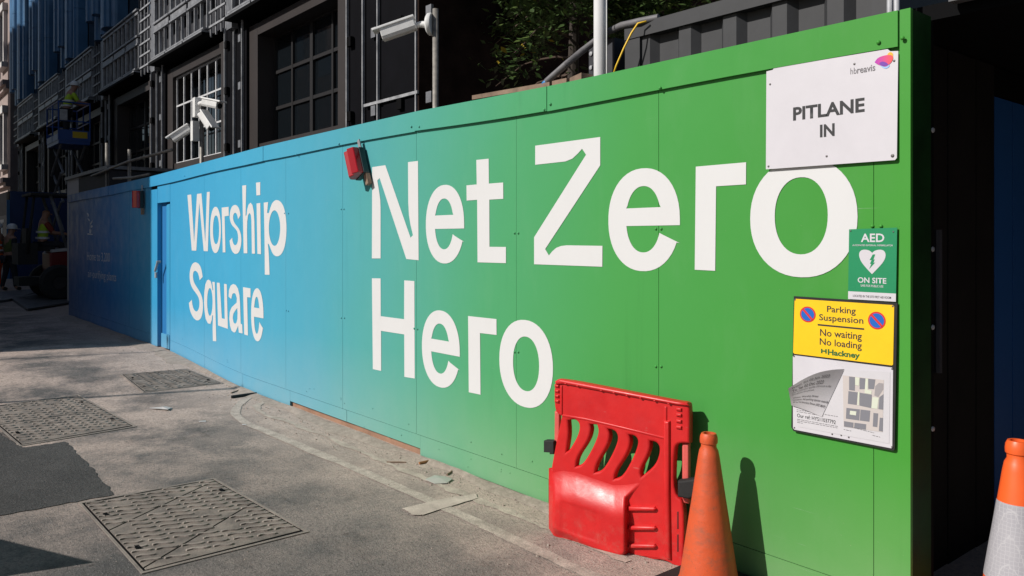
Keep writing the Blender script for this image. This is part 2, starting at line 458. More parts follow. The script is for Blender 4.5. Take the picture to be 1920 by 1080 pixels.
ground_poly('road_line', [cr(*p) for p in ((957,742),(1010,776),(1060,775),(1340,690),(1330,668),(1180,690))], mat('paint_pale', (.46,.385,.33), .9, var=.2, vscale=9, bump=.4, bscale=90), .0065, .004, 8)
bpy.context.scene.collection.objects[-1]['kind'] = 'structure'; bpy.context.scene.collection.objects[-1]['label'] = 'pale worn cross bar painted over the road lines'

# ------------------------------------------------------------------ ribbed covers
def cover(corners, nu, nv, label, splits=(), seed=1, wl=.9):
    rnd = random.Random(seed)
    L, T, R, B = [Vector((p.x, p.y, 0)) for p in corners]
    def uv(u, v, z):
        q = L*(1-u)*(1-v)+T*u*(1-v)+R*u*v+B*(1-u)*v
        return Vector((q.x, q.y, zA+(zB-zA)*(q.x-xA)/(xB-xA)+zd+z))
    xs_ = [p.x for p in (L, T, R, B)]; xA, xB = min(xs_)-.02, max(xs_)+.02; zA, zB = gz(xA), gz(xB)
    zd = max(gz(xA+(xB-xA)*i/20)-(zA+(zB-zA)*i/20) for i in range(21))
    c = uv(.5, .5, 0)
    t = thing('utility_cover', c, label, 'cover', 'ribbed utility covers in the road')
    e = .012
    m = MB(); e2 = .022
    for (a, b, c_, d) in ((-e2,1+e2,-e2,-.004),(-e2,1+e2,1.004,1+e2),(-e2,-.004,-.004,1.004),(1.004,1+e2,-.004,1.004)):
        m.prism([uv(a,c_,.001), uv(b,c_,.001), uv(b,d,.001), uv(a,d,.001)], (0,0,.0045))
    m.build('frame', M_cast, t)
    m = MB(); m.prism([uv(0,0,.0012), uv(1,0,.0012), uv(1,1,.0012), uv(0,1,.0012)], (0,0,.0010)); m.build('seating', M_black, t)
    # plates between the split lines (each line: v at u=0, v at u=1)
    lines = [(0,0)] + list(splits) + [(1,1)]
    for (a0, a1), (b0, b1) in zip(lines, lines[1:]):
        g = .006
        P = [(e, a0+g+e*(a0==0)), (1-e, a1+g), (1-e, b1-g-e*(b1==1)), (e, b0-g)]
        m = MB(); m.prism([uv(u, v, .0026) for u, v in P], (0,0,.0024)); m.build('cover_plate', M_castd, t)
    m = MB()
    for i in range(nu):
        for j in range(nv):
            u = (i+.5)/nu; v = (j+.5)/nv
            if i % 2: v += .5/nv
            if v > .97: continue
            if rnd.random() < .07: continue
            skip = False
            for s0, s1 in splits:
                if abs(v-(s0+(s1-s0)*u)) < .022: skip = True
            if skip: continue
            du = .46/nu*rnd.uniform(.85,1.05); dv = .33/nv*rnd.uniform(.8, 1.1); sl = .55/nv
            ph = rnd.uniform(-.3, .3); mid = [(-1+2*k/7, math.sin(-2.2+4.4*k/7+ph)*.55) for k in range(8)]
            P = [(a, b-.42*(1-.35*abs(a))) for a, b in mid]+[(a, b+.42*(1-.35*abs(a))) for a, b in mid[::-1]]
            P = [(min(.985, max(.015, u+a*du)), min(.985, max(.015, v+b*dv*1.25))) for a, b in P]
            n = len(P)
            bot = [uv(x, y, .0048) for x, y in P]
            cx_ = sum(x for x, y in P)/n; cy_ = sum(y for x, y in P)/n
            top = [uv(cx_+(x-cx_)*.95, y+(cy_-y)*.12, .0125+rnd.uniform(-.0015,.0015)) for x, y in P]
            m.add(bot+top, [tuple(range(n, 2*n))]+[(k, (k+1) % n, (k+1) % n+n, k+n) for k in range(n)])
    o = m.build('tread', M_castt, t); o['kind'] = 'stuff'
    for (u, v) in ((.07,.25),(.93,.22),(.07,.75),(.93,.78)):
        a = .022; m = MB(); m.prism([uv(u-a*.6,v-a,.0052), uv(u+a*.6,v-a,.0052), uv(u+a*.6,v+a,.0052), uv(u-a*.6,v+a,.0052)], (0,0,.0080)); m.build('key_hole', M_black, t)
A = [ground(155,945), ground(400,900), ground(570,997), ground(270,1072)]
cover(A, 7, 17, 'large square ribbed iron cover with diagonal joints nearest the camera', ((.46,.03),(.97,.50)), 3)
T_, R_, B_ = ground(145,742), ground(250,800), ground(40,835)
cover([T_+B_-R_, T_, R_, B_], 8, 17, 'square ribbed iron cover cut by the left frame edge', ((.5,.5),), 5)
cover([ground(230,703), ground(350,692.6), ground(415,719), ground(271,735.5)], 6, 13, 'small ribbed iron cover farthest up the street beside the hoarding', ((.5,.5),), 8)

# ================================================================== HOARDING
XR = wx(1710)                      # right corner
XT = wx(1688)                      # corner trim edge
hb = thing('site_hoarding', (-9, 0, 0), 'long painted hoarding fading from navy and blue to green, with large white lettering', 'hoarding')
seams = [XT, wx(1638), wx(1235), wx(968)]
while seams[-1] > -11.1: seams.append(seams[-1]-1.196)
XD1, XD0 = wx(319), wx(295.5)      # door opening
seams[-1] = XD1-.0
seams = [s for s in seams if s >= XD1]
XL = wx(129)
top_pts = [(XR, 2.60), (wx(1030), 2.605), (wx(782), 2.635), (wx(500), 2.635), (wx(283), 2.565), (XL, 2.545)]
top_pts.sort()
def ztop(x):
    for (a, za), (b, zb) in zip(top_pts, top_pts[1:]):
        if a <= x <= b: return za+(zb-za)*(x-a)/(b-a)
    return 2.6
XK0, XK1 = wx(544), wx(788)        # brown kickboards between
def zbot(x):
    g = gz(x)
    return g+.055 if XK0 < x < XK1 else g+.006
SK = .155                          # skirting board height
def panel(x0, x1, lip=.0, zb0=None, name='panel', y=0.0, m=HO):
    g = .0014; x0 += g; x1 -= g; nx = 4; V = []; Fc = []
    dy0, dy1 = y+lip+random.uniform(0, .0010), y+lip+random.uniform(0, .0010)
    bow = random.uniform(-.0012, .0012)
    nz = 3
    for i in range(nx+1):
        s_ = i/nx; x = x0+(x1-x0)*s_
        lo = (zb0 if zb0 is not None else gz(x)+SK+.003); hi = ztop(x)-.135
        for j in range(nz+1):
            q = j/nz; yy = dy0+(dy1-dy0)*s_ + abs(bow)*math.sin(math.pi*s_)*math.sin(math.pi*q)
            V.append((x, yy, lo+(hi-lo)*q))
    N = len(V)
    V += [(a, b+.018, c) for a, b, c in V]
    w = nz+1
    for i in range(nx):
        for j in range(nz):
            a = i*w+j; Fc.append((a, a+w, a+w+1, a+1)); Fc.append((a+N, a+1+N, a+w+1+N, a+w+N))
    for j in range(nz):
        Fc.append((j, j+1, j+1+N, j+N)); a = nx*w+j; Fc.append((a, a+N, a+1+N, a+1))
    for i in range(nx):
        a = i*w; Fc.append((a, a+N, a+w+N, a+w)); a = i*w+nz; Fc.append((a, a+w, a+w+N, a+N))
    return link(name, mesh(name, V, Fc), hb, m, False)
for a, b in zip(seams[1:], seams): panel(a, b)
dark = [wx(283)-.02, -13.4, -14.6, -15.8, -17.0, XL]
for a, b in zip(dark[1:], dark): panel(a, b)
def board(name, x0, x1, zlo, zhi, y0, y1, m=HO, n=6, g=.0018, par=hb):
    mb = MB(); x0 += g; x1 -= g; V = []
    for i in range(n+1):
        x = x0+(x1-x0)*i/n
        V += [(x,y0,zlo(x)),(x,y1,zlo(x)),(x,y1,zhi(x)),(x,y0,zhi(x))]
    Fc = [(0,1,2,3),(4*n+3,4*n+2,4*n+1,4*n)]
    for i in range(n):
        for k in range(4): Fc.append((4*i+k, 4*i+4+k, 4*i+4+(k+1)%4, 4*i+(k+1)%4))
    mb.add(V, Fc); return mb.build(name, m, par)
# skirting boards, lower run
sk = [XT, wx(1235)-.05, wx(1025)+.02, XK1]
for a, b in zip(sk[1:], sk): board('skirting_board', a, b, zbot, lambda x: gz(x)+SK, -.001, .017)
sk = [XK0+.35, XK0, -8.7, -9.96, XD1]
board('skirting_board', XK0, (XK0+XK1)/2, zbot, lambda x: gz(x)+SK, -.001, .017)
board('skirting_board', (XK0+XK1)/2, XK1, zbot, lambda x: gz(x)+SK, .0005, .018)
for a, b in ((-8.72, XK0), (-9.96, -8.72), (XD1, -9.96)): board('skirting_board', a, b, zbot, lambda x: gz(x)+SK, -.001, .017)
for a, b in ((-14.6, dark[0]), (XL, -14.6)): board('skirting_board', a, b, zbot, lambda x: gz(x)+SK, -.001, .017)
xm = wx(663)
for a, b, y in ((XK0, xm, .018), (xm, XK1, .012)):
    board('kick_board', a, b, lambda x: gz(x)-.02, lambda x: gz(x)+.060, y+.008, y+.022, M_ply)
# capping strips
cs = [XT, wx(1030), wx(782), wx(497), wx(283), -14.6, XL]
for i, (a, b) in enumerate(zip(cs[1:], cs)):
    o = board('capping_strip', a, b, lambda x: ztop(x)-.150+.005*math.sin(x*2.1+i), lambda x: ztop(x), -.020-.003*(i % 2), -.006-.003*(i % 2), HO, 8)
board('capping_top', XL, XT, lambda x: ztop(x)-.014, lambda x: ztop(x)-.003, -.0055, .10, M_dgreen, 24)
# corner trim and return
board('corner_trim', XT, XR, lambda x: .004, lambda x: ztop(x)+.002, -.010, .010, HO, 1)
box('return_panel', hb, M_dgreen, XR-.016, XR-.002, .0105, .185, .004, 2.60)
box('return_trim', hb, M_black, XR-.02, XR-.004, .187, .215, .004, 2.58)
for py in (236, 468, 620, 818):    # little coach bolts on the return edge
    mb = MB(); x, z = XR-.002, wz(1710, py); mb.lathe([(.012,0),(.009,.006),(0,.008)], (0,0,0), 8)
    V = [Vector((x+v[2], .200+v[0], z+v[1])) for v in mb.V]
    link('bolt', mesh('bolt', V, mb.F), hb, M_galv)
# timber posts carrying the hoarding from behind (seen only from above or beside)
for x in (-2.8, -5.2, -7.6, -10.0, -13.4, -15.8, -17.7):
    box('post', hb, M_wood, x-.05, x+.05, .024, .095, gz(x)-.02, 2.36)
# domed fixings on the face
bm_ = MB(); bm_.lathe([(.0105,0),(.009,.005),(.005,.008),(0,.009)], (0,0,0), 10)
BOLT = mesh('dome', [(v[0], -v[2], v[1]) for v in bm_.V], bm_.F); BOLT.materials.append(HO)
for p in BOLT.polygons: p.use_smooth = True
def dome(px, py, y=-.001, s_=.8, m=None):
    x, z = wall(px, py)
    o = bpy.data.objects.new('bolt', BOLT); COL.objects.link(o); o.parent = hb; o.location = Vector((x, y, z))-wloc(hb); o.scale = (s_,)*3
for a in ((1230,429),(1240,429),(1230,687),(1240,687),(965,437),(972,437),(965,660),(972,660),(1636,424),(1652,424),(1690,424),(1690,760),
          (640,392),(645,392),(640,596),(646,596),(777,616),(783,617),(534,400),(541,400),(537,582),(541,583)): dome(*a)
for a in ((1652,81),(1697,73),(1037,196),(1026,206),(776,238),(791,238),(560,290),(640,270),(350,330),(1243,166)): dome(a[0], a[1], -.0235, .9)
# screws low down
for _ in range(26):
    px = random.uniform(340, 1010); x = wx(px); zz = random.choice((.06,.11,.21,.24))+random.uniform(-.01,.01)+gz(x)
    o = bpy.data.objects.new('bolt', BOLT); COL.objects.link(o); o.parent = hb; o.location = Vector((x, -.001, zz))-wloc(hb); o.scale = (.5,)*3

# ---- door
dr = link('door', mesh('door', [], []), hb)
bpy.data.objects.remove(dr)
XDL = wx(303.5)
zd0, zd1 = gz(-11.8)+.06, wz(310, 379)
mb = MB(); mb.prism([(XDL+.02,.055,zd0),(XD1-.012,.0,zd0),(XD1-.012,.0,zd1-.03),(XDL+.02,.055,zd1-.03)], (0,.035,0))
door = mb.build('door', HO, hb)
box('door_frame', hb, HO, dark[0]+.001, XD0, -.004, .11, gz(-12)+.01, zd1+.20)
box('door_frame', hb, HO, XD0, XD1, -.002, .05, zd1, ztop(-11.8)-.137)
mb = MB(); mb.prism([(XD0+.0,.06,zd0-.04),(XDL+.018,.06,zd0-.04),(XDL+.018,.06,zd1),(XD0,.06,zd1)], (0,.03,0)); mb.build('door_reveal', mat('reveal_blue',(.02,.17,.42),.5), hb)
box('door_skirting', hb, HO, XDL+.01, XD1, -.012, .004, gz(-11.7)+.03, gz(-11.7)+.22)
hx, hz = wall(298, 500)
mb = MB(); mb.box(-.012,.012,-.02,.01,-.09,.09, Matrix.Translation((hx+.02,-.035,hz)) @ Matrix.Rotation(.75,4,'Y')); mb.tube([(hx+.10,-.005,hz+.07),(hx+.10,-.06,hz+.07)], .018); mb.tube([(hx-.03,-.03,hz-.08),(hx-.03,-.03,hz-.16)], .02)
h_ = mb.build('handle', M_galv, door); bevel(h_, .004)

# ---- big lettering: traced outlines on the wall plane
YL = -.0010
def glyph(loops, ox, oy, sc, rnd=False, name='letter'):
    Ls = []
    for lp in loops:
        q = [wall(ox+x/sc, oy+y/sc) for x, y in lp]
        Ls.append(smooth_loop(q) if rnd else q)
    return wall_poly(name, Ls, YL, .0008, LW, hb)
def arc(cx, cz, rx, rz, a0, a1, n=28, p=2.15):
    out = []
    for i in range(n+1):
        a = a0+(a1-a0)*i/n; c, s_ = math.cos(a), math.sin(a)
        out.append((cx+rx*math.copysign(abs(c)**(2/p), c), cz+rz*math.copysign(abs(s_)**(2/p), s_)))
    return out
def glyph_o(ox, oy, sc, xl, xr, top, bot, ixl, ixr, itop, ibot):
    f = lambda x, y: wall(ox+x/sc, oy+y/sc)
    def ell(a, b, t, bb):
        X0, X1 = f(a, 0)[0], f(b, 0)[0]; z1, z0 = f(*t)[1], f(*bb)[1]
        return arc((X0+X1)/2, (z0+z1)/2, (X1-X0)/2, (z1-z0)/2, 0, 2*math.pi*(47/48), 47)
    return wall_poly('letter', [ell(xl, xr, top, bot), ell(ixl, ixr, itop, ibot)], YL, .0008, LW, hb)
def glyph_e(ox, oy, sc, xl, xr, top, bot, ixl, ixr, itop, ibot, bt, bb, to, ti):
    f = lambda x, y: wall(ox+x/sc, oy+y/sc)
    X0, X1 = f(xl, 0)[0], f(xr, 0)[0]; z1, z0 = f(*top)[1], f(*bot)[1]
    I0, I1 = f(ixl, 0)[0], f(ixr, 0)[0]; y1, y0 = f(*itop)[1], f(*ibot)[1]
    zt, zb = f(*bt)[1], f(*bb)[1]; TO, TI = f(*to), f(*ti)
    C, R = ((X0+X1)/2, (z0+z1)/2), ((X1-X0)/2, (z1-z0)/2)
    c, r = ((I0+I1)/2, (y0+y1)/2), ((I1-I0)/2, (y1-y0)/2)
    a_end = 2*math.pi+math.atan2((TO[1]-C[1])/R[1], (TO[0]-C[0])/R[0])
    i_end = 2*math.pi+math.atan2((TI[1]-c[1])/r[1], (TI[0]-c[0])/r[0])
    outer = [(X1, zb)] + arc(*C, *R, 0.0, a_end, 44) + [TO, TI]
    ib = math.asin(max(-1, min(1, (zb-c[1])/r[1])))
    inner = arc(*c, *r, i_end, math.pi-ib, 24)
    inner = [p for p in inner if p[1] < zb-.002]
    outer += inner + [(I0, zb)]
    it = math.asin(max(-1, min(1, (zt-c[1])/r[1])))
    hole = [p for p in arc(*c, *r, 0, math.pi, 30) if p[1] > zt+.002]
    hole = [(I1, zt)] + hole + [(I0, zt)]
    return wall_poly('letter', [outer, hole], YL, .0008, LW, hb)
q = 3.856
glyph([[(70,283),(165,269),(347,793),(365,775),(347,700),(336,630),(331,540),(329,247),(401,238),(406,956),(317,947),(124,362),(107,380),(119,450),(129,520),(131,580),(131,943),(68,943)]], 680, 240, q)
glyph_e(680,240,q, 458,735,(594,411),(600,980),524,657,(588,510),(594,877),(524,633),(524,730),(735,823),(667,780))
glyph([[(823,231),(912,222),(914,402),(1017,394),(1018,512),(917,518),(918,859),(1037,860),(1037,977),(832,971),(829,519),(753,525),(752,415),(826,408)]], 680, 240, q)
glyph([[(92,128),(562,65),(562,270),(164,875),(191,922),(215,892),(245,866),(280,853),(320,848),(578,852),(577,1003),(84,985),(84,790),(460,193),(431,150),(400,185),(360,222),(310,242),(92,266)]], 980, 240, q)
glyph_e(980,240,q, 621,1138,(895,289),(890,1036),750,1000,(882,419),(882,900),(750,582),(748,709),(1137,832),(1015,772))
glyph([[(60,170),(437,137),(436,303),(212,317),(205,951),(52,943)]], 1290, 270, 4)
glyph_o(1290,270,4, 468,1273,(860,105),(860,1000),652,1050,(860,248),(848,828))
q = 3.858
glyph([[(68,84),(131,85),(132,358),(301,380),(302,99),(375,104),(378,809),(303,797),(302,490),(134,464),(135,754),(75,741)]], 680, 500, q)
glyph_e(680,500,q, 430,704,(552,315),(590,880),497,626,(555,411),(570,775),(497,520),(497,612),(705,750),(635,695))
glyph([[(764,357),(969,379),(970,494),(850,480),(854,926),(769,908)]], 680, 500, q)
glyph_o(680,500,q, 990,1378,(1165,384),(1215,1026),1089,1278,(1170,504),(1197,903))
q = 5.4
glyph([[(63,193),(101,187),(131,675),(160,182),(205,176),(244,675),(260,163),(289,160),(270,762),(228,760),(183,270),(153,756),(107,755)]], 340, 330, q)
glyph_o(340,330,q, 293,402,(342,312),(352,781),322,384,(346,400),(348,690))
glyph([[(410,320),(480,312),(482,402),(440,408),(448,773),(421,773)]], 340, 330, q)
glyph([[(600,395),(590,340),(570,302),(545,290),(515,305),(497,350),(490,410),(497,460),(515,500),(545,530),(568,560),(577,610),(575,660),(562,695),(545,703),(530,690),(520,660),(517,625),(490,655),(497,710),(512,755),(532,783),(555,791),(580,780),(600,735),(610,670),(608,610),(597,560),(575,520),(548,490),(530,455),(524,415),(532,380),(548,370),(562,382),(572,410),(576,440)]], 340, 330, q, True)
glyph([[(618,98),(658,92),(652,404),(662,398),(668,340),(682,290),(702,270),(722,295),(735,360),(741,460),(747,787),(716,786),(711,450),(705,392),(692,375),(678,395),(669,460),(667,560),(670,783),(633,782)]], 340, 330, q)
glyph([[(763,278),(801,273),(808,792),(772,788)]], 340, 330, q)
glyph([[(757,68),(800,62),(800,193),(762,197)]], 340, 330, q, name='letter_dot')
iz = lambda a, b, t, bb, n=28: [( (a+b)/2+(b-a)/2*math.cos(2*math.pi*i/n), (t+bb)/2-(bb-t)/2*math.sin(2*math.pi*i/n)) for i in range(n)]
glyph([[(836,270),(880,264),(870,375),(888,376),(903,320),(925,265),(960,240),(1000,252),(1035,300),(1058,390),(1068,520),(1062,640),(1043,740),(1010,800),(970,817),(935,800),(910,750),(890,690),(877,685),(885,750),(890,850),(895,1000),(847,999),(844,600)], iz(888,1003,347,708)], 340, 330, q, True)
glyph([[(217,265),(208,200),(187,140),(143,112),(110,135),(90,190),(83,260),(92,330),(115,385),(150,430),(178,475),(187,530),(180,585),(165,612),(150,617),(130,600),(115,560),(107,497),(78,530),(85,590),(105,650),(135,695),(168,710),(198,690),(215,640),(222,570),(218,500),(203,445),(175,395),(145,350),(125,310),(118,260),(122,220),(135,203),(150,205),(170,225),(180,260),(187,300)]], 340, 470, q, True)
glyph([[(315,315),(340,318),(355,917),(321,915),(318,780),(323,655),(315,655),(310,700),(296,742),(270,735),(248,690),(236,610),(231,520),(234,420),(245,340),(262,300),(276,293),(298,308),(310,350),(317,400),(325,400),(316,330)], iz(263,318,378,660)], 340, 470, q)
glyph([[(361,323),(390,327),(412,684),(441,692),(434,335),(461,340),(473,792),(373,757)]], 340, 470, q)
glyph([[(480,465),(484,400),(500,355),(525,337),(553,348),(575,385),(590,450),(596,530),(603,742),(617,745),(622,838),(584,830),(577,760),(565,790),(548,825),(535,829),(510,810),(495,760),(487,690),(492,620),(510,575),(540,545),(562,525),(563,480),(552,440),(535,427),(518,440),(507,490)], [(568,580),(545,610),(528,640),(522,680),(530,725),(545,742),(560,728),(569,690),(571,630)]], 340, 470, q)
glyph([[(626,369),(702,382),(702,475),(668,470),(676,859),(639,848)]], 340, 470, q)
glyph_e(340,470,q, 708,833,(762,380),(778,919),738,792,(766,467),(772,843),(738,575),(738,668),(833,793),(803,745))
# dim lettering and pot plant emblem on the shaded part
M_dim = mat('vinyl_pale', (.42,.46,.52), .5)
for s_, a, b, yt, yb in (('Home to 3,200', 163.5, 206, 472, 490), ('air-purifying plants', 165, 218, 505, 524)):
    wall_text('lettering', s_, wx(a), wx(b), wz(a, yb), wz(a, yt), YL, M_dim, hb)
f = lambda x, y: wall(130+x/6, 380+y/6)
for lp in ([(205,345),(262,352),(262,364),(205,358)], [(225,300),(250,303),(245,345),(228,343)], [(232,300),(238,300),(236,215),(232,205)],
           [(236,235),(252,205),(262,195),(258,225),(240,250)], [(234,210),(218,200),(205,175),(225,185)], [(198,120),(212,116),(222,140),(212,165),(208,140)], [(240,262),(258,250),(266,270),(245,285)]):
    wall_poly('emblem', [[f(*p) for p in lp]], YL, .0012, M_dim, hb)

# ================================================================== SIGNS ON THE HOARDING
def sign_rect(corners, y):
    P = quad_wall(corners, y); return P
# PITLANE IN
cx0, cz0 = wall(1560, 317)
pit = thing('site_sign', (cx0, -.012, cz0), 'white rectangular PITLANE IN board screwed high on the green hoarding', 'sign')
P = [(1437,134),(1449,131),(1451,127.5),(1664,92),(1669,96),(1684,95.5),(1681.5,296),(1678,300),(1436,317.5)]
o = wall_poly('board', [[wall(x, y, -.018) for x, y in P]], -.014, .004, M_sign, pit)
ys = -.0192
def stext(s, l, r, yt, yb, y, m, par, bold=0.0, name='lettering'):
    return wall_text(name, s, wx(l, y), wx(r, y), wz(l, yb, y), wz(l, yt, y), y, m, par, bold)
stext('PITLANE', 1487, 1621, 201.5, 226.3, ys, M_ink, pit, .03)
stext('IN', 1537.4, 1564.7, 234, 257.6, ys, M_ink, pit, .03)
M_greyt = mat('print_grey', (.16,.15,.16), .6)
stext('hb', 1594.5, 1606, 128, 139.6, ys, M_greyt, pit, -.008)
stext('reavis', 1607, 1641, 126, 138, ys, M_greyt, pit, .012)
def blob(name, loop, ox, oy, sc, y, m, par): return wall_poly(name, [smooth_loop([wall(ox+a/sc, oy+b/sc, y) for a, b in loop], 2, 80)], y, .0003, m, par)
def grad(name, x0, x1, c0, c1):
    k = NB(name); X, Y, Z = k.sep()
    c = k.ramp(k.math('DIVIDE', k.math('SUBTRACT', X, x0), x1-x0, clamp=True), [(0.0, c0), (1.0, c1)])
    k.L.new(c, k.b.inputs['Base Color']); k.b.inputs['Roughness'].default_value = .4; return k.m
blob('emblem', [(1050,95),(1075,72),(1100,85),(1098,115),(1060,120)], 1420, 80, 4.32, ys, mat('emblem_yellow',(.85,.42,.03),.4), pit)
blob('emblem', [(992,185),(1035,216),(1072,195),(1070,170),(1010,170)], 1420, 80, 4.32, ys, mat('emblem_blue',(.30,.50,.80),.4), pit)
blob('emblem', [(950,158),(975,122),(1030,102),(1085,98),(1103,118),(1090,155),(1055,188),(1030,196),(995,184),(965,172)], 1420, 80, 4.32, ys-.0006, grad('emblem_red', wx(1641,ys), wx(1675,ys), (.42,.03,.40), (.80,.08,.05)), pit)
blob('emblem', [(985,168),(1010,150),(1045,160),(1062,178),(1030,194),(1000,184)], 1420, 80, 4.32, ys-.0012, mat('emblem_violet',(.16,.04,.36),.4), pit)
sb = MB(); sb.lathe([(.006,0),(.005,.002),(0,.003)], (0,0,0), 8)
SCREW = mesh('screw', [(v[0], -v[2], v[1]) for v in sb.V], sb.F); SCREW.materials.append(mat('screw_grey',(.12,.11,.11),.5,.5))
def screw(par, px, py, y, s_=1.0):
    x, z = wall(px, py, y); o = bpy.data.objects.new('screw', SCREW); COL.objects.link(o); o.parent = par
    o.location = Vector((x, y, z))-wloc(par); o.scale = (s_,)*3
for a in ((1444,158),(1441,312),(1676.5,114),(1673.5,292),(1550,293),(1602,120)): screw(pit, a[0], a[1], -.0182, .9 if a[0] != 1673.5 else 1.3)

# AED
cx0, cz0 = wall(1635, 566)
aed = thing('first_aid_sign', (cx0, -.012, cz0), 'small green AED ON SITE sign with white heart above the yellow notice', 'sign')
ya = -.012
P = [(1592,430),(1682,426.7),(1679.8,566),(1590,560.7)]
wall_poly('board', [[wall(x, y, ya) for x, y in P]], ya+.003, .003, M_aed, aed)
yt = ya-.0008
wall_poly('white_band', [[wall(x, y, yt) for x, y in ((1590.4,546),(1679.9,550.5),(1679.7,565.8),(1590.2,560.6))]], yt, .0003, M_sign, aed)
ac = lambda x, y: wall(1580+x/6.75, 420+y/6.75, yt)
hp = [(372,635),(300,560),(235,480),(206,405),(212,355),(245,326),(300,324),(345,338),(374,366),(400,340),(450,325),(505,326),(540,358),(546,410),(520,475),(460,545)]
wall_poly('heart', [smooth_loop([ac(*p) for p in hp], 2, 50)], yt, .0003, M_sign, aed)
wall_poly('flash', [[wall(1580+x/6.75, 420+y/6.75, yt-.0009) for x, y in ((380,385),(412,385),(388,450),(405,448),(388,492),(411,486),(335,570),(362,505),(345,503),(366,455),(340,458))]], yt-.0006, .0003, M_aed, aed)
def atext(s, l, r, t, b, m=M_sign, bold=.02, dy=0): return stext(s, 1580+l/6.75, 1580+r/6.75, 420+t/6.75, 420+b/6.75, yt-dy, m, aed, bold)
atext('AED', 230, 527, 122, 228); atext('AUTOMATED EXTERNAL DEFIBRILLATOR', 124, 636, 258, 279, bold=.01)
atext('ON SITE', 190, 553, 672, 742); atext('SAFE FOR PUBLIC USE', 228, 514, 764, 792, bold=.01)
atext('LOCATED IN THE SITE FIRST AID ROOM', 130, 612, 893, 922, M_ink, .01, .0008)
for a in ((1595,433),(1675,434.5)): screw(aed, a[0], a[1], yt, .6)

# parking suspension notice
cx0, cz0 = wall(1580, 845)
pk = thing('parking_notice', (cx0, -.02, cz0), 'yellow parking suspension sign above a white notice with curling paper and map', 'sign')
yb_ = -.016
kc = lambda x, y, yy=yb_: wall(1470+x/3.374, 540+y/3.374, yy)
wall_poly('backing', [[kc(*p) for p in ((62,52),(716,94),(700,1022),(690,1030),(60,905),(46,880))]], yb_+.008, .008, M_rubber, pk)
y1 = yb_-.0015
def kpoly(name, loop, m, d=0.0, rnd=False):
    L_ = [kc(x, y, y1-d) for x, y in loop]
    return wall_poly(name, [smooth_loop(L_, 2, 100) if rnd else L_], y1-d, .0004, m, pk)
kpoly('yellow_board', [(75,68),(690,108),(697,116),(690,484),(683,490),(66,416),(58,408),(67,76)], M_yel)
kpoly('white_board', [(64,425),(684,503),(690,512),(685,1008),(678,1014),(66,896),(57,886),(56,433)], M_sign)
def ktext(s, l, r, t, b, m=M_ink, bold=.012, d=.001): return stext(s, 1470+l/3.374, 1470+r/3.374, 540+t/3.374, 540+b/3.374, y1-d, m, pk, bold)
ktext('Parking', 272, 454, 112, 164); ktext('Suspension', 222, 502, 164, 216)
kpoly('rule', [(213,227),(507,255),(507,265),(213,237)], M_ink, .001)
ktext('No waiting', 228, 492, 258, 316); ktext('No loading', 226, 492, 316, 372)
M_hk = mat('print_green', (.012,.12,.03), .5)
ktext('Hackney', 277, 480, 386, 434, M_hk, .035)
kpoly('emblem', [(234,384),(243,385),(243,394),(261,396),(261,386),(270,387),(270,415),(261,414),(261,404),(243,402),(243,413),(234,412)], M_hk, .001)
for cxx, cyy, rr in ((150,167,50),(587,206,56)):
    X, z = kc(cxx, cyy, y1-.001); R = abs(kc(cxx+rr, cyy)[0]-kc(cxx-rr, cyy)[0])/2; Rz = (kc(cxx, cyy-rr)[1]-kc(cxx, cyy+rr)[1])/2
    wall_poly('roundel', [ellipse(X, z, R, Rz)], y1-.001, .0003, mat('roundel_red', (.60,.03,.03), .4), pk)
    wall_poly('roundel', [ellipse(X, z, R*.82, Rz*.82)], y1-.0016, .0003, mat('roundel_blue', (.01,.12,.48), .4), pk)
    c_, s_ = .72*R, .09*R
    wall_poly('roundel', [[(X-c_*.82-s_, z+c_*.82-s_), (X-c_*.82+s_, z+c_*.82+s_), (X+c_*.82+s_, z-c_*.82+s_), (X+c_*.82-s_, z-c_*.82-s_)]], y1-.0022, .0003, MATS['roundel_red'], pk)
for a in ((70,74),(688,116),(64,432),(684,512),(66,884),(684,1006),(305,925),(362,932),(410,945)): screw(pk, 1470+a[0]/3.374, 540+a[1]/3.374, y1-.0005, .7)
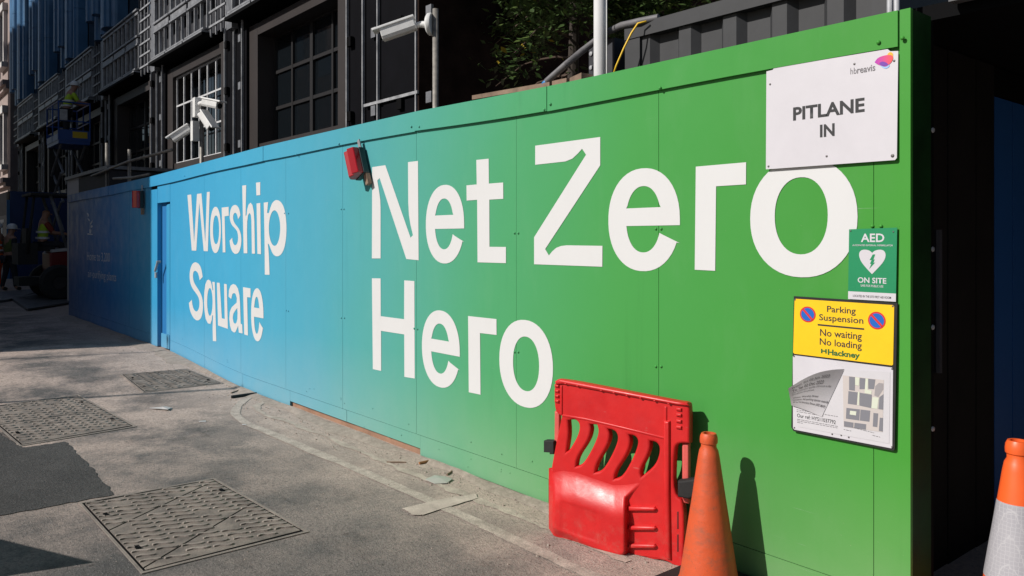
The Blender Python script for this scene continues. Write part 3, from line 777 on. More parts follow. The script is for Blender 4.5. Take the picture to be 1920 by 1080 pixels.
# the paper sheet, its map and print
M_paper = mat('paper', (.56,.545,.57), .75, var=.03)
kpoly('paper_sheet', [(340,512),(672,532),(665,985),(90,878),(80,770),(180,600)], M_paper, .0012)
M_mapg = mat('map_grey', (.19,.19,.215), .7); M_mapr = mat('map_road', (.52,.47,.45), .7); M_mapp = mat('map_pale', (.60,.63,.52), .7)
kpoly('map', [(372,552),(632,582),(624,912),(378,878)], M_mapr, .0020)
for lp, mm in (([(412,560),(450,564),(448,650),(412,645)],M_mapg),([(450,564),(478,567),(474,618),(450,614)],M_mapp),([(480,568),(515,572),(512,640),(478,640)],M_mapg),
               ([(516,572),(532,574),(530,645),(555,650),(553,672),(510,665)],M_mapp),([(534,574),(578,579),(570,640),(534,638)],M_mapg),([(408,652),(466,660),(460,740),(404,732)],M_mapg),
               ([(468,656),(478,658),(474,742),(464,740)],M_mapp),([(480,662),(556,676),(552,760),(478,744)],M_mapg),([(560,690),(600,694),(590,765),(552,760)],M_mapp),
               ([(604,690),(629,672),(627,770),(597,766)],M_mapg),([(578,620),(600,600),(628,604),(628,640),(596,690),(572,680)],mat('map_dark',(.30,.28,.29),.7)),
               ([(395,758),(480,768),(476,838),(392,826)],M_mapg),([(484,768),(546,776),(540,846),(480,838)],M_mapg),([(418,776),(458,781),(455,806),(416,800)],M_mapp),
               ([(380,842),(440,852),(438,884),(380,876)],M_mapg),([(446,852),(520,862),(518,896),(444,886)],M_mapg),([(566,790),(596,794),(590,880),(562,876)],M_mapg),([(606,820),(626,822),(624,908),(600,904)],M_mapg)):
    kpoly('map_block', lp, mm, .0027 if mm is not M_mapp else .0033)
ktext('Our ref: HYS11037792', 83, 327, 793, 817, bold=.012, d=.002)
def printline(l, r, yl, yr, h=3.2, rnd=random.Random(4)):
    x = l
    while x < r:
        w = rnd.uniform(8, 24); e = min(r, x+w); ya_, yb2 = yl+(yr-yl)*(x-l)/(r-l), yl+(yr-yl)*(e-l)/(r-l)
        kpoly('print_line', [(x,ya_),(e,yb2),(e,yb2+h),(x,ya_+h)], M_greyt, .002); x = e+5
for a in ((80,340,768,812),(80,250,779,808),(83,340,828,874),(83,340,838,884),(83,120,848,855),(378,425,893,903),(440,570,882,915),(560,608,930,942)): printline(*a)
# the curled corner: a bent sheet standing off the board
def curl(s_, t):
    # s: 0 at the fold (right) .. 1 at the free edge (left); t: 0 top .. 1 bottom
    top = (384-356*s_, 512+123*s_-34*math.sin(math.pi*s_)); bot = (240-192*s_, 815-73*s_-4*math.sin(math.pi*s_))
    px, py = top[0]+(bot[0]-top[0])*t, top[1]+(bot[1]-top[1])*t
    d = .002+.085*math.sin(min(1, s_*1.12)*math.pi*.62)*(1-.93*t)
    X, z = kc(px, py, y1-d); return Vector((X, y1-.002-d, z))
n = 14; V = [curl(i/n, j/n) for i in range(n+1) for j in range(n+1)]
o = link('curled_corner', mesh('curled_corner', V, [(i*(n+1)+j, i*(n+1)+j+1, (i+1)*(n+1)+j+1, (i+1)*(n+1)+j) for i in range(n) for j in range(n)]), pk, M_paper, True)
for s_, t0, t1, a, b, bo in (('From: Fri 02 Jun 2023',.10,.19,.93,.22,.01),('To: Sat 02 Dec 2023',.22,.31,.93,.3,.01),('This suspension applies 24 hours a day',.34,.40,.95,.1,0),('throughout this period.',.42,.48,.95,.45,0),
                          ('Where: Worship Street',.58,.65,.93,.3,.005),('Location: All parking spaces outside',.67,.74,.93,.0,.005),('67 to 74 Worship Street (SEE MAP)',.77,.84,.93,.03,.005)):
    me = text_mesh(s_, bo); x0, x1, y0, yy1 = bounds(me)
    for v in me.vertices:
        u = (v.co.x-x0)/(x1-x0); w = (v.co.y-y0)/(yy1-y0)
        p_ = curl(a+(b-a)*u, t1+(t0-t1)*w); v.co = (p_.x, p_.y-.0012, p_.z)
    me.materials.clear(); me.update(); link('lettering', me, pk, M_greyt)

# ================================================================== BARRIER
bA, bB = Vector((-3.31,-.32)), Vector((-2.55,-.125))
bd = (bB-bA).normalized(); bn = Vector((bd.y, -bd.x))      # bn points to the camera side
def bplane(px, py, off=0.0):
    """-> (s along the barrier, z) on its front plane pushed out by off"""
    rx, ry = ray(px); o_ = bA+bn*off
    t = ((o_.x-CX)*bn.x+(o_.y-CY)*bn.y)/(rx*bn.x+ry*bn.y)
    p = Vector((CX+rx*t, CY+ry*t)); return (p-o_).dot(bd), CH-(py-HOR)*t
bar = thing('road_barrier', (bA.x, bA.y, 0), 'red plastic road barrier with slanted slots standing against the green hoarding', 'barrier')
def bpart(name, loops, front, th, m, bev=.012, parent=None, rnd=False, bres=3, sub=None):
    Ls = []
    for lp in loops:
        q_ = [bplane(980+x/2.572, 660+y/2.572, front) for x, y in lp]
        Ls.append(smooth_loop(q_, 2, 75) if rnd else q_)
    me = curve_mesh(Ls, max(.0005, th/2-bev), bev, bres)
    for v in me.vertices:
        s_, z, d = v.co.x, v.co.y, v.co.z
        off = front-th/2+d
        p = bA+bd*s_+bn*off
        v.co = (p.x, p.y, max(z, .002))
    me.materials.clear(); me.update()
    o = link(name, me, parent or bar, m); return autosmooth(o, 40)
slots = [[(217,332),(250,324),(274,348),(266,400),(226,470),(208,482),(222,400)],
         [(322,350),(356,352),(366,388),(335,465),(288,542),(254,553),(262,508),(316,430),(330,375)],
         [(408,372),(446,380),(460,418),(432,490),(384,572),(346,582),(356,538),(410,452),(420,400)],
         [(510,400),(545,406),(557,440),(526,520),(478,602),(440,613),(446,578),(506,490),(520,432)],
         [(612,430),(646,436),(662,470),(640,545),(570,602),(564,572),(602,502),(614,460)]]
body = [(150,140),(178,128),(460,182),(745,238),(792,243),(806,260),(804,442),(748,440),(730,470),(726,690),(782,722),(775,1045),(735,1045),(690,1003),(510,990),(465,1014),(340,980),(230,914),(135,882),(124,800),(128,610),(150,480),(186,310),(150,290)]
# thin the front slab so bulges read; slots cut right through
bpart('body', [body]+slots, 0, .050, M_red, .013, rnd=True)
def interp(P, x):
    if x <= P[0][0]: return P[0][1]
    for (a, ya_), (b, yb2) in zip(P, P[1:]):
        if x <= b: return ya_+(yb2-ya_)*(x-a)/(b-a)
    return P[-1][1]
def sstep(t): t = max(0, min(1, t)); return t*t*(3-2*t)
def moulded_base():
    top = [(126,560),(190,548),(258,556),(348,588),(440,618),(500,616),(565,606),(610,585),(660,548),(676,540)]
    bot = [(126,850),(150,886),(230,914),(340,980),(465,1015),(505,990),(676,1000)]
    nx, ny = 70, 60; V = []; Fc = []
    for i in range(nx+1):
        x = 126+(676-126)*i/nx; yt_, yb2 = interp(top, x), interp(bot, x)
        for j in range(ny+1):
            y = yt_+(yb2-yt_)*j/ny
            xr = 500 if y > 705 else 500+(705-y)*1.02
            h = .060*sstep((y-yt_)/185)*sstep((xr+14-x)/26)*sstep((x-118)/34)
            h *= 1-.45*sstep((y-(yb2-40))/40)
            ins = sstep((x-180)/8)*sstep((365-x)/8)*sstep((y-(712+(x-180)*.33))/8)*sstep(((860+(x-180)*.33)-y)/8)
            h -= .003*ins
            s_, z = bplane(980+x/2.572, 660+y/2.572, h-.003); p = bA+bd*s_+bn*(h-.003)
            V.append((p.x, p.y, max(z, .002)))
    w = ny+1
    for i in range(nx):
        for j in range(ny): Fc.append((i*w+j, i*w+j+1, (i+1)*w+j+1, (i+1)*w+j))
    link('lower_body', mesh('lower_body', V, Fc), bar, M_red, True)
moulded_base()
bpart('right_rib', [[(676,330),(706,335),(706,690),(712,1008),(690,1000),(676,960)]], .016, .04, M_red, .014)
bpart('top_lip', [[(152,142),(178,131),(745,240),(790,246),(800,262),(740,258),(190,156),(158,160)]], .014, .04, M_red, .012)
bpart('panel_border', [[(180,160),(190,163),(190,306),(180,302)]], .006, .016, M_red, .005)
bpart('panel_border', [[(682,262),(694,265),(694,420),(682,418)]], .006, .016, M_red, .005)
bpart('panel_border', [[(188,300),(300,318),(480,360),(690,412),(690,424),(480,372),(300,330),(188,312)]], .004, .014, M_red, .005)
for yy in (757, 850, 937): bpart('rib', [[(508,yy-10),(632,yy-8),(640,yy+2),(632,yy+12),(508,yy+12)]], .020, .03, M_red, .010)
for yy in (275, 302, 332, 362): bpart('grip_block', [[(738,yy-7),(764,yy-3),(764,yy+12),(738,yy+8)]], .010, .02, M_red, .006)
for yy in (163, 188, 212, 237): bpart('grip_block', [[(152,yy-7),(172,yy-3),(172,yy+10),(152,yy+6)]], .010, .02, M_red, .006)
for xx in (205, 262, 376, 438, 500, 566, 634, 702): bpart('stud', [[(xx-5,144+(xx-180)*.193),(xx+5,146+(xx-180)*.193),(xx+5,152+(xx-180)*.193),(xx-5,150+(xx-180)*.193)]], .017, .008, M_red, .003)
for yy in (770, 880): bpart('slot_line', [[(744,yy),(752,yy),(752,yy+84),(744,yy+84)]], .0015, .006, mat('slot_dark', (.10,.006,.006), .6), .002)
m_pink = mat('faded_red', (.62,.10,.085), .5, var=.15, vscale=9)
bpart('end_post', [[(766,440),(800,442),(800,735),(766,730)]], -.02, .036, m_pink, .012)
bpart('end_post', [[(152,285),(176,290),(176,440),(150,438)]], -.03, .03, m_pink, .010)
bpart('clip', [[(745,622),(830,614),(832,700),(798,712),(745,700)]], .025, .07, M_rubber, .012)
bpart('clip', [[(100,428),(148,430),(150,494),(128,494),(128,486),(100,484)]], -.005, .05, M_rubber, .006)
bpart('foot', [[(690,985),(780,1010),(778,1046),(735,1046)]], -.01, .12, M_red, .012)

# ================================================================== CONES
def cone(loc, h, label, m, band, tilt=0.0):
    k = h/.75
    t = thing('traffic_cone', loc, label, 'cone', 'traffic cones')
    prof = [(.145,.035),(.138,.05),(.128,.10),(.112,.21),(.094,.33),(.077,.44),(.061,.55),(.050,.625),(.044,.655),(.036,.67),(.036,.685),(.041,.690),(.042,.705),(.040,.722),(.034,.735),(.025,.735),(.024,.70),(.024,.60)]
    mb = MB(); mb.lathe([(r*k, z*k) for r, z in prof], loc, 48); o = mb.build('body', m, t); autosmooth(o, 40)
    mb = MB(); n = 8; b = .20*k
    pts = []
    for i in range(4):
        a = math.pi/4+i*math.pi/2
        for d in (-.12, .12): pts.append((loc[0]+b*1.3*math.cos(a+d), loc[1]+b*1.3*math.sin(a+d), loc[2]+.001))
    mb.prism(pts, (0,0,.034*k)); o = mb.build('base', M_rubber, t); bevel(o, .006)
    if band:
        def rad(z):
            for (r0,z0),(r1,z1) in zip(prof, prof[1:]):
                if z0 <= z <= z1 and z1 > z0: return r0+(r1-r0)*(z-z0)/(z1-z0)
        zs = [.235+.035*i for i in range(9)]
        mb = MB(); mb.lathe([(rad(z)*k+.0018, z*k) for z in zs], loc, 48); o = mb.build('reflective_band', refl_mat(), t, True)
        a0 = math.atan2(cam.location.y-loc[1], cam.location.x-loc[0])+.42
        mb = MB(); mb.tube([(loc[0]+(rad(z)*k+.0022)*math.cos(a0), loc[1]+(rad(z)*k+.0022)*math.sin(a0), loc[2]+z*k) for z in zs], .0022, 6); mb.build('band_seam', M_wht, o)
    return t
def refl_mat():
    if 'reflective' in MATS: return MATS['reflective']
    k = NB('reflective')
    v = k.n.new('ShaderNodeTexVoronoi'); v.feature = 'DISTANCE_TO_EDGE'; v.inputs['Scale'].default_value = 62
    try: v.inputs['Randomness'].default_value = .25
    except Exception: pass
    k.L.new(k.pos, v.inputs['Vector'])
    c = k.ramp(v.outputs[0], [(.02, (.46,.45,.47)), (.09, (.36,.35,.38))])
    c = k.mix(k.ramp(k.noise(14, 5), [(.4, 0.0), (.75, .5)]), c, (.43,.42,.44))
    k.L.new(c, k.b.inputs['Base Color']); k.b.inputs['Roughness'].default_value = .35; return k.m
def top_at(px, py, h):
    t = (CH-h)/(py-HOR); rx, ry = ray(px); return (CX+rx*t, CY+ry*t, 0)
cone(top_at(1329, 812, .735), .75, 'dirty plain orange traffic cone in front of the red barrier', M_orange, False)
c2 = top_at(1909, 825, .83)
cone(c2, .845, 'bright orange cone with white reflective band at the gateway, cut by the right frame edge', M_orange2, True)

# ================================================================== THINGS FIXED ABOVE THE HOARDING
def beacon(px, py, w, h, label, tilt):
    x, z = wall(px, py, -.06)
    t = thing('warning_lamp', (x, -.02, z), label, 'lamp', 'red lamps on the hoarding')
    Mx = Matrix.Translation((x, -.075, z)) @ Matrix.Rotation(tilt, 4, 'Y') @ Matrix.Rotation(.0, 4, 'X')
    mb = MB(); P = [(-w/2,0),(-w/2,-.05),(-w*.2,-.085),(w*.12,-.06),(w*.2,-.09),(w/2,-.05),(w/2,0)]
    mb.prism([Mx @ Vector((a, b, -h/2)) for a, b in P], (Mx.to_3x3() @ Vector((0,0,h)))); o = mb.build('lens', M_redr, t); bevel(o, .006)
    mb = MB(); mb.box(-w/2-.004, w/2+.004, .0015, .055, -h/2-.004, h/2+.004, Mx); o = mb.build('housing', mat('lamp_dark', (.012,.03,.035), .45), t); bevel(o, .008)
    mb = MB(); mb.box(w*.22, w*.52, .02, .055, -h/2-.10, -h/2-.006, Mx); mb.build('bracket', M_wood, t)
    mb = MB(); mb.box(w*.20, w*.44, .030, .040, h/2+.006, h/2+.085, Mx); mb.build('strap', M_galv, t)
beacon(672, 307, .15, .235, 'red plastic warning lamp hanging tilted left of the word Net', -.40)
beacon(262, 374, .15, .25, 'dark red warning lamp on the shaded blue hoarding left of the door', .0)

# white flagpole
YP = .28
px_ = wx(1125.5, YP)
fp = thing('flagpole', (px_, YP, 0), 'tall white pole rising behind the green hoarding', 'pole')
MB().tube([(px_,YP,0),(px_,YP,6.5)], .042, 20).build('shaft', M_pole, fp, True)
rx_ = wx(1139.5, YP); MB().tube([(rx_,YP-.01,1.2),(rx_,YP-.01,6.4)], .004, 6).build('halyard', M_wht, fp)

# cctv camera on scaffold pole
YC = .22
def bullet(parent, base, aim, L=.26, w=.085, plate=None):
    aim = Vector(aim).normalized(); side = aim.cross(Vector((0,0,1))).normalized(); up = side.cross(aim)
    Mx = Matrix((( side.x, aim.x, up.x, base[0]), (side.y, aim.y, up.y, base[1]), (side.z, aim.z, up.z, base[2]), (0,0,0,1)))
    mb = MB(); P = [(-w*.5,-w*.25),(-w*.36,-w*.5),(w*.36,-w*.5),(w*.5,-w*.25),(w*.5,w*.42),(-w*.5,w*.42)]
    mb.prism([Mx @ Vector((a, 0, b)) for a, b in P], Mx.to_3x3() @ Vector((0, L*.95, 0))); o = mb.build('camera_body', M_wht, parent); bevel(o, .008, 3)
    mb = MB(); mb.prism([Mx @ Vector((a, -.01, b)) for a, b in ((-w*.6,w*.36),(-w*.58,w*.56),(w*.58,w*.56),(w*.6,w*.36))], Mx.to_3x3() @ Vector((0, L+.05, 0))); s_ = mb.build('sun_shield', M_wht, parent); bevel(s_, .005)
    mb = MB(); mb.lathe([(.0,0),(w*.34,0),(w*.34,.012),(0,.012)], (0,0,0), 16); V = [Mx @ Vector((v[0], L*.95+v[2], v[1]-.01)) for v in mb.V]
    link('lens', mesh('lens', V, mb.F), o, M_glass)
    return Mx
xc = wx(816.5, YC); zc = wz(816, 45, YC)
t = thing('security_camera', (xc, YC, 1.0), 'white bullet security camera on a rusty scaffold pole above the hoarding', 'camera')
MB().tube([(xc,YC,0),(xc,YC,wz(816,17,YC))], .0242, 16).build('pole', M_tube, t, True)
mb = MB(); mb.lathe([(0,0),(.085,0),(.09,.012),(.088,.03),(.07,.045),(0,.045)], (0,0,0), 28)
bx_ = Vector((-.80,-.6,0)).normalized(); sx_ = bx_.cross(Vector((0,0,1)))
V = [Vector((xc,YC,zc))+bx_*(.024+v[2])+sx_*v[0]+Vector((0,0,1))*v[1] for v in mb.V]
autosmooth(link('base_plate', mesh('base_plate', V, mb.F), t, M_wht))
b0 = Vector((xc,YC,zc))+bx_*.07; cam_b = b0+bx_*.10+Vector((0,0,-.0))
autosmooth(MB().tube([b0, b0+bx_*.06+Vector((0,0,.004)), cam_b+Vector((0,0,-.004))], [.028,.024,.022], 14).build('arm', M_wht, t))
bullet(t, cam_b+Vector((0,0,.015)), (-.62,-.74,-.33), .30, .105)

# cluster of cameras on the farther pole
YC2 = .25; xc = wx(378, YC2)
t = thing('camera_mast', (xc, YC2, 1.0), 'grey mast carrying three white security cameras before the gridded window', 'camera')
MB().tube([(xc,YC2,gz(xc)),(xc,YC2,wz(378,188,YC2))], .026, 14).build('pole', M_tube, t, True)
def mastz(py): return wz(378, py, YC2)
xj = wx(381.5, YC2-.06)
o = box('junction_box', t, M_wht, xc-.03, xc+.07, YC2-.11, YC2-.03, mastz(221), mastz(185)); 
o = box('junction_box', t, M_wht, xc-.075, xc+.015, YC2-.12, YC2-.035, mastz(265), mastz(228))
for (z_, aim, off) in ((mastz(197), (.90,.42,-.22), (.13,.02)), (mastz(218), (.70,.25,-.80), (.12,.0)), (mastz(240), (-.45,-.75,-.62), (-.10,-.05))):
    p0 = Vector((xc+off[0]*.4, YC2-.05, z_)); p1 = Vector((xc+off[0]*1.5, YC2-.05+off[1], z_+.01))
    autosmooth(MB().tube([p0, p0.lerp(p1,.6), p1], [.035,.028,.022], 12).build('arm', M_wht, t))
    bullet(t, p1, aim, .29, .11)

# grey container behind
YK = .35; xk0, xk1 = wx(1173, YK), wx(1664, YK)
ct = thing('site_container', ((xk0+xk1)/2, YK+1.2, 0), 'dark grey corrugated steel container behind the green hoarding', 'container')
def ktop(px, py): return wz(px, py, YK)
zt_ = ktop(1261, 27); rb = ktop(1322, 38)
m = MB(); pitch = .305; x = xk0+.10; V = []; prof = []
while x < xk1-.05:
    prof += [(x,0),(x+.085,0),(x+.125,.045),(x+.265,.045)]; x += pitch
prof = [(xk0+.05,.0)]+[p for p in prof if p[0] < xk1-.08]+[(xk1-.04,.045)]
n = len(prof)
V = [(a, YK+.012+b, .15) for a, b in prof]+[(a, YK+.012+b, rb+.02) for a, b in prof]
m.add(V, [(i, i+1, i+1+n, i+n) for i in range(n-1)])
m.build('corrugated_wall', M_grey, ct)
o = box('top_rail', ct, M_grey, xk0+.001, xk1-.001, YK-.012, YK+.07, rb, zt_); 
box('roof', ct, M_grey, xk0, xk1, YK+.071, YK+5.4, zt_-.06, zt_-.01)
box('corner_post', ct, M_grey, xk0, xk0+.12, YK-.006, YK+.14, .13, rb-.002)
box('corner_post', ct, M_grey, xk1-.07, xk1, YK-.006, YK+.14, .13, rb-.002)
box('end_wall', ct, M_grey, xk0+.004, xk0+.05, YK+.15, YK+5.38, .15, zt_-.07)
box('end_wall', ct, M_grey, xk1-.05, xk1-.004, YK+.15, YK+5.38, .15, zt_-.07)
box('floor', ct, M_grey, xk0+.06, xk1-.06, YK+.15, YK+5.38, .0, .14)
# bolted plate left of the container
xp0, xp1 = wx(1090, .33), wx(1112, .33)
bp_ = thing('bolted_plate', ((xp0+xp1)/2, .40, 0), 'dark steel post with two bolt heads beside the white pole', 'post')
box('plate', bp_, M_slate, xp0, xp1+.12, .40, .50, 0, wz(1100, 77, .33))
for py in (101, 127):
    mb = MB(); mb.lathe([(0,0),(.016,0),(.014,.008),(0,.010)], (0,0,0), 10); X, z = wall(1109, py, .40)
    link('bolt', mesh('bolt', [(X+v[0], .399-v[2], z+v[1]) for v in mb.V], mb.F), bp_, M_galv)
# conduit, cable, thin posts, planks
def W3(px, py, Y): a = wall(px, py, Y); return (a[0], Y, a[1])
cd = thing('conduit_pipe', W3(1022,156,.12), 'grey flexible conduit with blue end rising over the hoarding behind the white pole', 'pipe')
autosmooth(MB().tube([W3(1025,153,.16), W3(1060,122,.19), W3(1090,97,.30), W3(1112,80,.36), W3(1135,62,.36), W3(1165,48,.34), W3(1200,40,.33), W3(1235,33,.36)], .022, 12).build('pipe', M_conduit, cd))
MB().tube([W3(1019,158,.155), W3(1026,152,.1605)], .0165, 12).build('blue_end', M_bluep, cd, True)
o = MB().tube([W3(1150,140,.22), W3(1156,122,.22), W3(1170,90,.24), W3(1184,62,.26), W3(1196,44,.29), W3(1212,40,.31)], .006, 8).build('yellow_cable', M_yelc, None, True)
tag(o, 'yellow cable looping over the container edge', 'cable')
for px, wd in ((1668,.012),(1681,.012)):
    x = wx(px, .22); o = MB().tube([(x,.22,0),(x,.22,3.6)], wd, 10).build('thin_post', M_galv, None, True)
    tag(o, 'thin galvanised post behind the green hoarding, %s of a pair near its corner' % ('left' if px == 1668 else 'right'), 'post', 'thin posts behind the hoarding corner')
o = MB(); a, b = Vector(W3(885,179,.14)), Vector(W3(1030,153.5,.14)); o.prism([a, b, b+Vector((0,.05,0)), a+Vector((0,.05,0))], (0,0,-.03))
o = o.build('timber_plank', M_wood, None); tag(o, 'weathered brown plank lying along the hoarding top', 'plank')
for i, (p1_, p2_) in enumerate((((1035,152),(1062,146)), ((1068,146),(1090,136)))):
    a, b = Vector(W3(*p1_, .15)), Vector(W3(*p2_, .15)); o = MB(); o.prism([a, b, b+Vector((0,.1,0)), a+Vector((0,.1,0))], (0,0,-.09))
    o = o.build('timber_block', M_wood, None); tag(o, 'small brown timber block on the hoarding top, %s' % ('nearer the plank' if i == 0 else 'nearer the white pole'), 'timber')

# ================================================================== GATEWAY AT THE RIGHT
YB = .30
gw = thing('gateway', (0.3, 1.5, 0), 'dark covered vehicle gateway with black side wall and navy panels', 'gateway')
XS = -1.70
box('post', gw, M_black, XS+.02, XS+.12, .36, .46, 0, 2.62)
box('post', gw, M_black, 3.2, 3.4, .36, .56, 0, 2.62)
box('side_board', gw, mat('black_ply', (.007,.006,.006), .8, var=.3, vscale=3, spec=.2), XS-.02, XS, .95, 1.296, 0, 2.62)
box('side_board', gw, MATS['black_ply'], XS-.02, XS+.004, 1.30, 1.545, 0, 2.62)
box('side_board', gw, MATS['black_ply'], XS-.02, XS-.006, .47, .945, 0, 2.62)
for a, b in ((1.56, 1.825), (1.84, 2.9), (2.91, 4.1), (4.11, 5.3)): box('navy_panel', gw, mat('gate_blue', (.010,.075,.26), .5), XS-.02, XS+.002, a, b, .0, 2.45)
box('head_board', gw, M_black, XS-.02, XS, 1.56, 5.3, 2.46, 2.62)
box('cover_deck', gw, M_black, XS-.05, 3.4, .36, 6.5, 2.63, 2.70)
box('edge_beam', gw, M_greyl, XR+.03, 3.4, YB-.02, YB+.04, wz(1775, 4, YB-.02), 3.1)
box('end_wall', gw, M_black, XS-.05, 3.4, 6.5, 6.6, 0, 2.62)
box('side_wall', gw, M_black, 3.41, 3.5, .5, 6.5, 0, 2.62)
MB().tube([(XS+.03,.75,1.0),(XS+.03,.75,1.7)], .02, 8).build('pull_bar', M_slate, gw)

# ================================================================== BUILDING UNDER CONSTRUCTION
YF = 2.30
sbd = thing('site_building', (-25, YF+4, 0), 'dark building under construction with bare metal stud spandrels and blue fins', 'building')
cols = [-10.15-5.015*i for i in range(7)]
XE0, XE1 = -8.72, -42.6
HB = 17.0
box('core_wall', sbd, M_mem, XE1, XE0-.05, YF+.62, YF+12, 0, HB)
m = MB(); m.box(XE0-.049, XE0, YF+.02, YF+12, 0, HB); m.build('end_wall', M_brick, sbd)
# ground and pier membranes
for c in cols:
    box('pier', sbd, M_mem, c-.62, c+.52, YF+.05, YF+.62, 0, 5.88)
box('pier', sbd, M_mem, cols[0]+.52, XE0-.05, YF+.03, YF+.62, 0, HB)
box('plinth', sbd, M_mem, XE1, cols[0]-.62, YF+.20, YF+.60, 0, 3.20)
for c in cols+[-8.75]:
    for dx in (-.50, -.02, .40):
        if c == -8.75 and dx != -.02: continue
        box('rail', sbd, M_galv, c+dx-.011, c+dx+.011, YF-.005, YF+.03, 2.0, 5.85 if c < -9 else 9)
    box('rail', sbd, M_galv, c-.55, c+.48, YF-.008, YF+.028, 3.13, 3.17)
    for z in (3.4, 4.5, 5.4):
        box('bracket', sbd, M_galvd, c+.22, c+.34, YF+.0, YF+.04, z, z+.14)
        box('bracket', sbd, M_black, c-.46, c-.34, YF-.02, YF+.04, z, z+.14)
box('rail', sbd, M_galv, cols[0]+.03, XE0, YF-.009, YF+.027, 3.55, 3.59)
for i in range(6):
    c1, c0 = cols[i]-.62, cols[i+1]+.52          # right, left of the bay
    # bronze surround
    w = thing.__call__('window', (0,0,0), None, None) if False else None
    frm = link('window', mesh('window', [], []), sbd); bpy.data.objects.remove(frm)
    mb = MB(); zi, zo, zs = 5.42, 5.64, 3.42
    yo, yi = YF+.10, YF+.48
    mb.box(c0, c0+.40, yo, yi, 2.2, zo); mb.box(c1-.34, c1, yo, yi, 2.2, zo); mb.box(c0+.40, c1-.34, yo+.002, yi, zi, zo-.002); mb.box(c0+.40, c1-.34, yo+.03, yi, 2.2, zs)
    win = mb.build('window', M_brown, sbd)
    mb = MB(); mb.box(c0+.40, c1-.34, yi+.02, yi+.04, zs, zi); 
    nx = 6 if i == 1 else 4
    x0, x1 = c0+.42, c1-.36
    grid = M_bar if i == 1 else M_mull
    gw_ = .036 if i == 1 else .06
    for k in range(nx):
        a, b = x0+(x1-x0)*k/nx, x0+(x1-x0)*(k+1)/nx
        for j in range(3):
            z0, z1 = zs+(zi-zs)*j/3, zs+(zi-zs)*(j+1)/3
            p = box('pane', sbd, M_glass, a+gw_/2, b-gw_/2, yi-.03, yi-.02, z0+gw_/2, z1-gw_/2)
            p.parent = win; p.rotation_euler = (random.uniform(-.012,.012), 0, random.uniform(-.02,.02)); p.location = p.location + sbd.location - wloc(win)
            p.location = Vector(((a+b)/2, yi-.025, (z0+z1)/2)) - wloc(win)
    for k in range(nx+1):
        x = x0+(x1-x0)*k/nx; g_ = gw_*(1.8 if (k % 2 == 0 and i != 1) else 1)
        p = box('mullion', None, grid, x-g_/2, x+g_/2, yi-.07 if i != 1 else yo+.08, yi-.005 if i != 1 else yo+.11, zs, zi); p.parent = win; p.location = p.location-wloc(win)
    for j in range(4):
        z = zs+(zi-zs)*j/3+(.0 if 0 < j < 3 else (.012 if j == 0 else -.012))
        p = box('transom', None, grid, x0, x1, yi-.065 if i != 1 else yo+.076, yi-.006 if i != 1 else yo+.106, z-gw_/2, z+gw_/2); p.parent = win; p.location = p.location-wloc(win)
    # spandrel of metal studs in three frames
    SB, SM0, SM1, ST = 5.88, 6.56, 6.76, 7.40
    L0, L1 = cols[i+1]+.10, cols[i]-1.20
    box('spandrel_backing', sbd, M_slate, cols[i+1]-.0, cols[i]-.0, YF+.10, YF+.61, SB+.03, ST)
    box('spandrel_shelf', sbd, M_black, L0, L1+.05, YF-.22, YF+.5, SB-.09, SB-.03)
    for k in range(3):
        a = L0+(L1-L0)*k/3+.03; b = L0+(L1-L0)*(k+1)/3-.03
        for (e, y0, y1, za, zb) in ((0,-.20,-.04,SB-.028,SB+.018),(0,-.17,-.03,SB+.05,SB+.085),(0,-.12,-.02,SM0,SM0+.04),(.04,-.10,-.02,SM0+.06,SM1-.03),(0,-.13,-.02,SM1,SM1+.045),(0,-.10,-.02,ST-.06,ST),(0,-.14,-.03,ST+.03,ST+.07)):
            box('frame_rail', sbd, M_galvl, a+e, b-e, YF+y0, YF+y1, za, zb)
        for s_ in range(4):
            x = a+.015+(b-a-.03)*s_/3
            for (z0, z1) in ((SB+.086, SM0-.001), (SM1+.046, ST-.061)):
                box('stud', sbd, M_galv, x-.015, x+.015, YF-.09, YF-.03, z0, z1)
for i, c in enumerate(cols):
    mb = MB(); hi = 7.4 if i >= 3 else 11
    for x in (c-1.12, c-.82, c-.52, c-.26): mb.box(x-.014, x+.014, YF-.06, YF-.03, 5.75, hi)
    z = 5.95
    while z < hi: mb.box(c-1.14, c-.24, YF-.085, YF-.062, z-.02, z+.02); z += .29
    mb.build('ladder_frame', M_galv if i < 3 else M_galvd, sbd)
    box('pilaster', sbd, M_galvd, c-.20, c+.08, YF-.07, YF+.08, 5.70, hi)
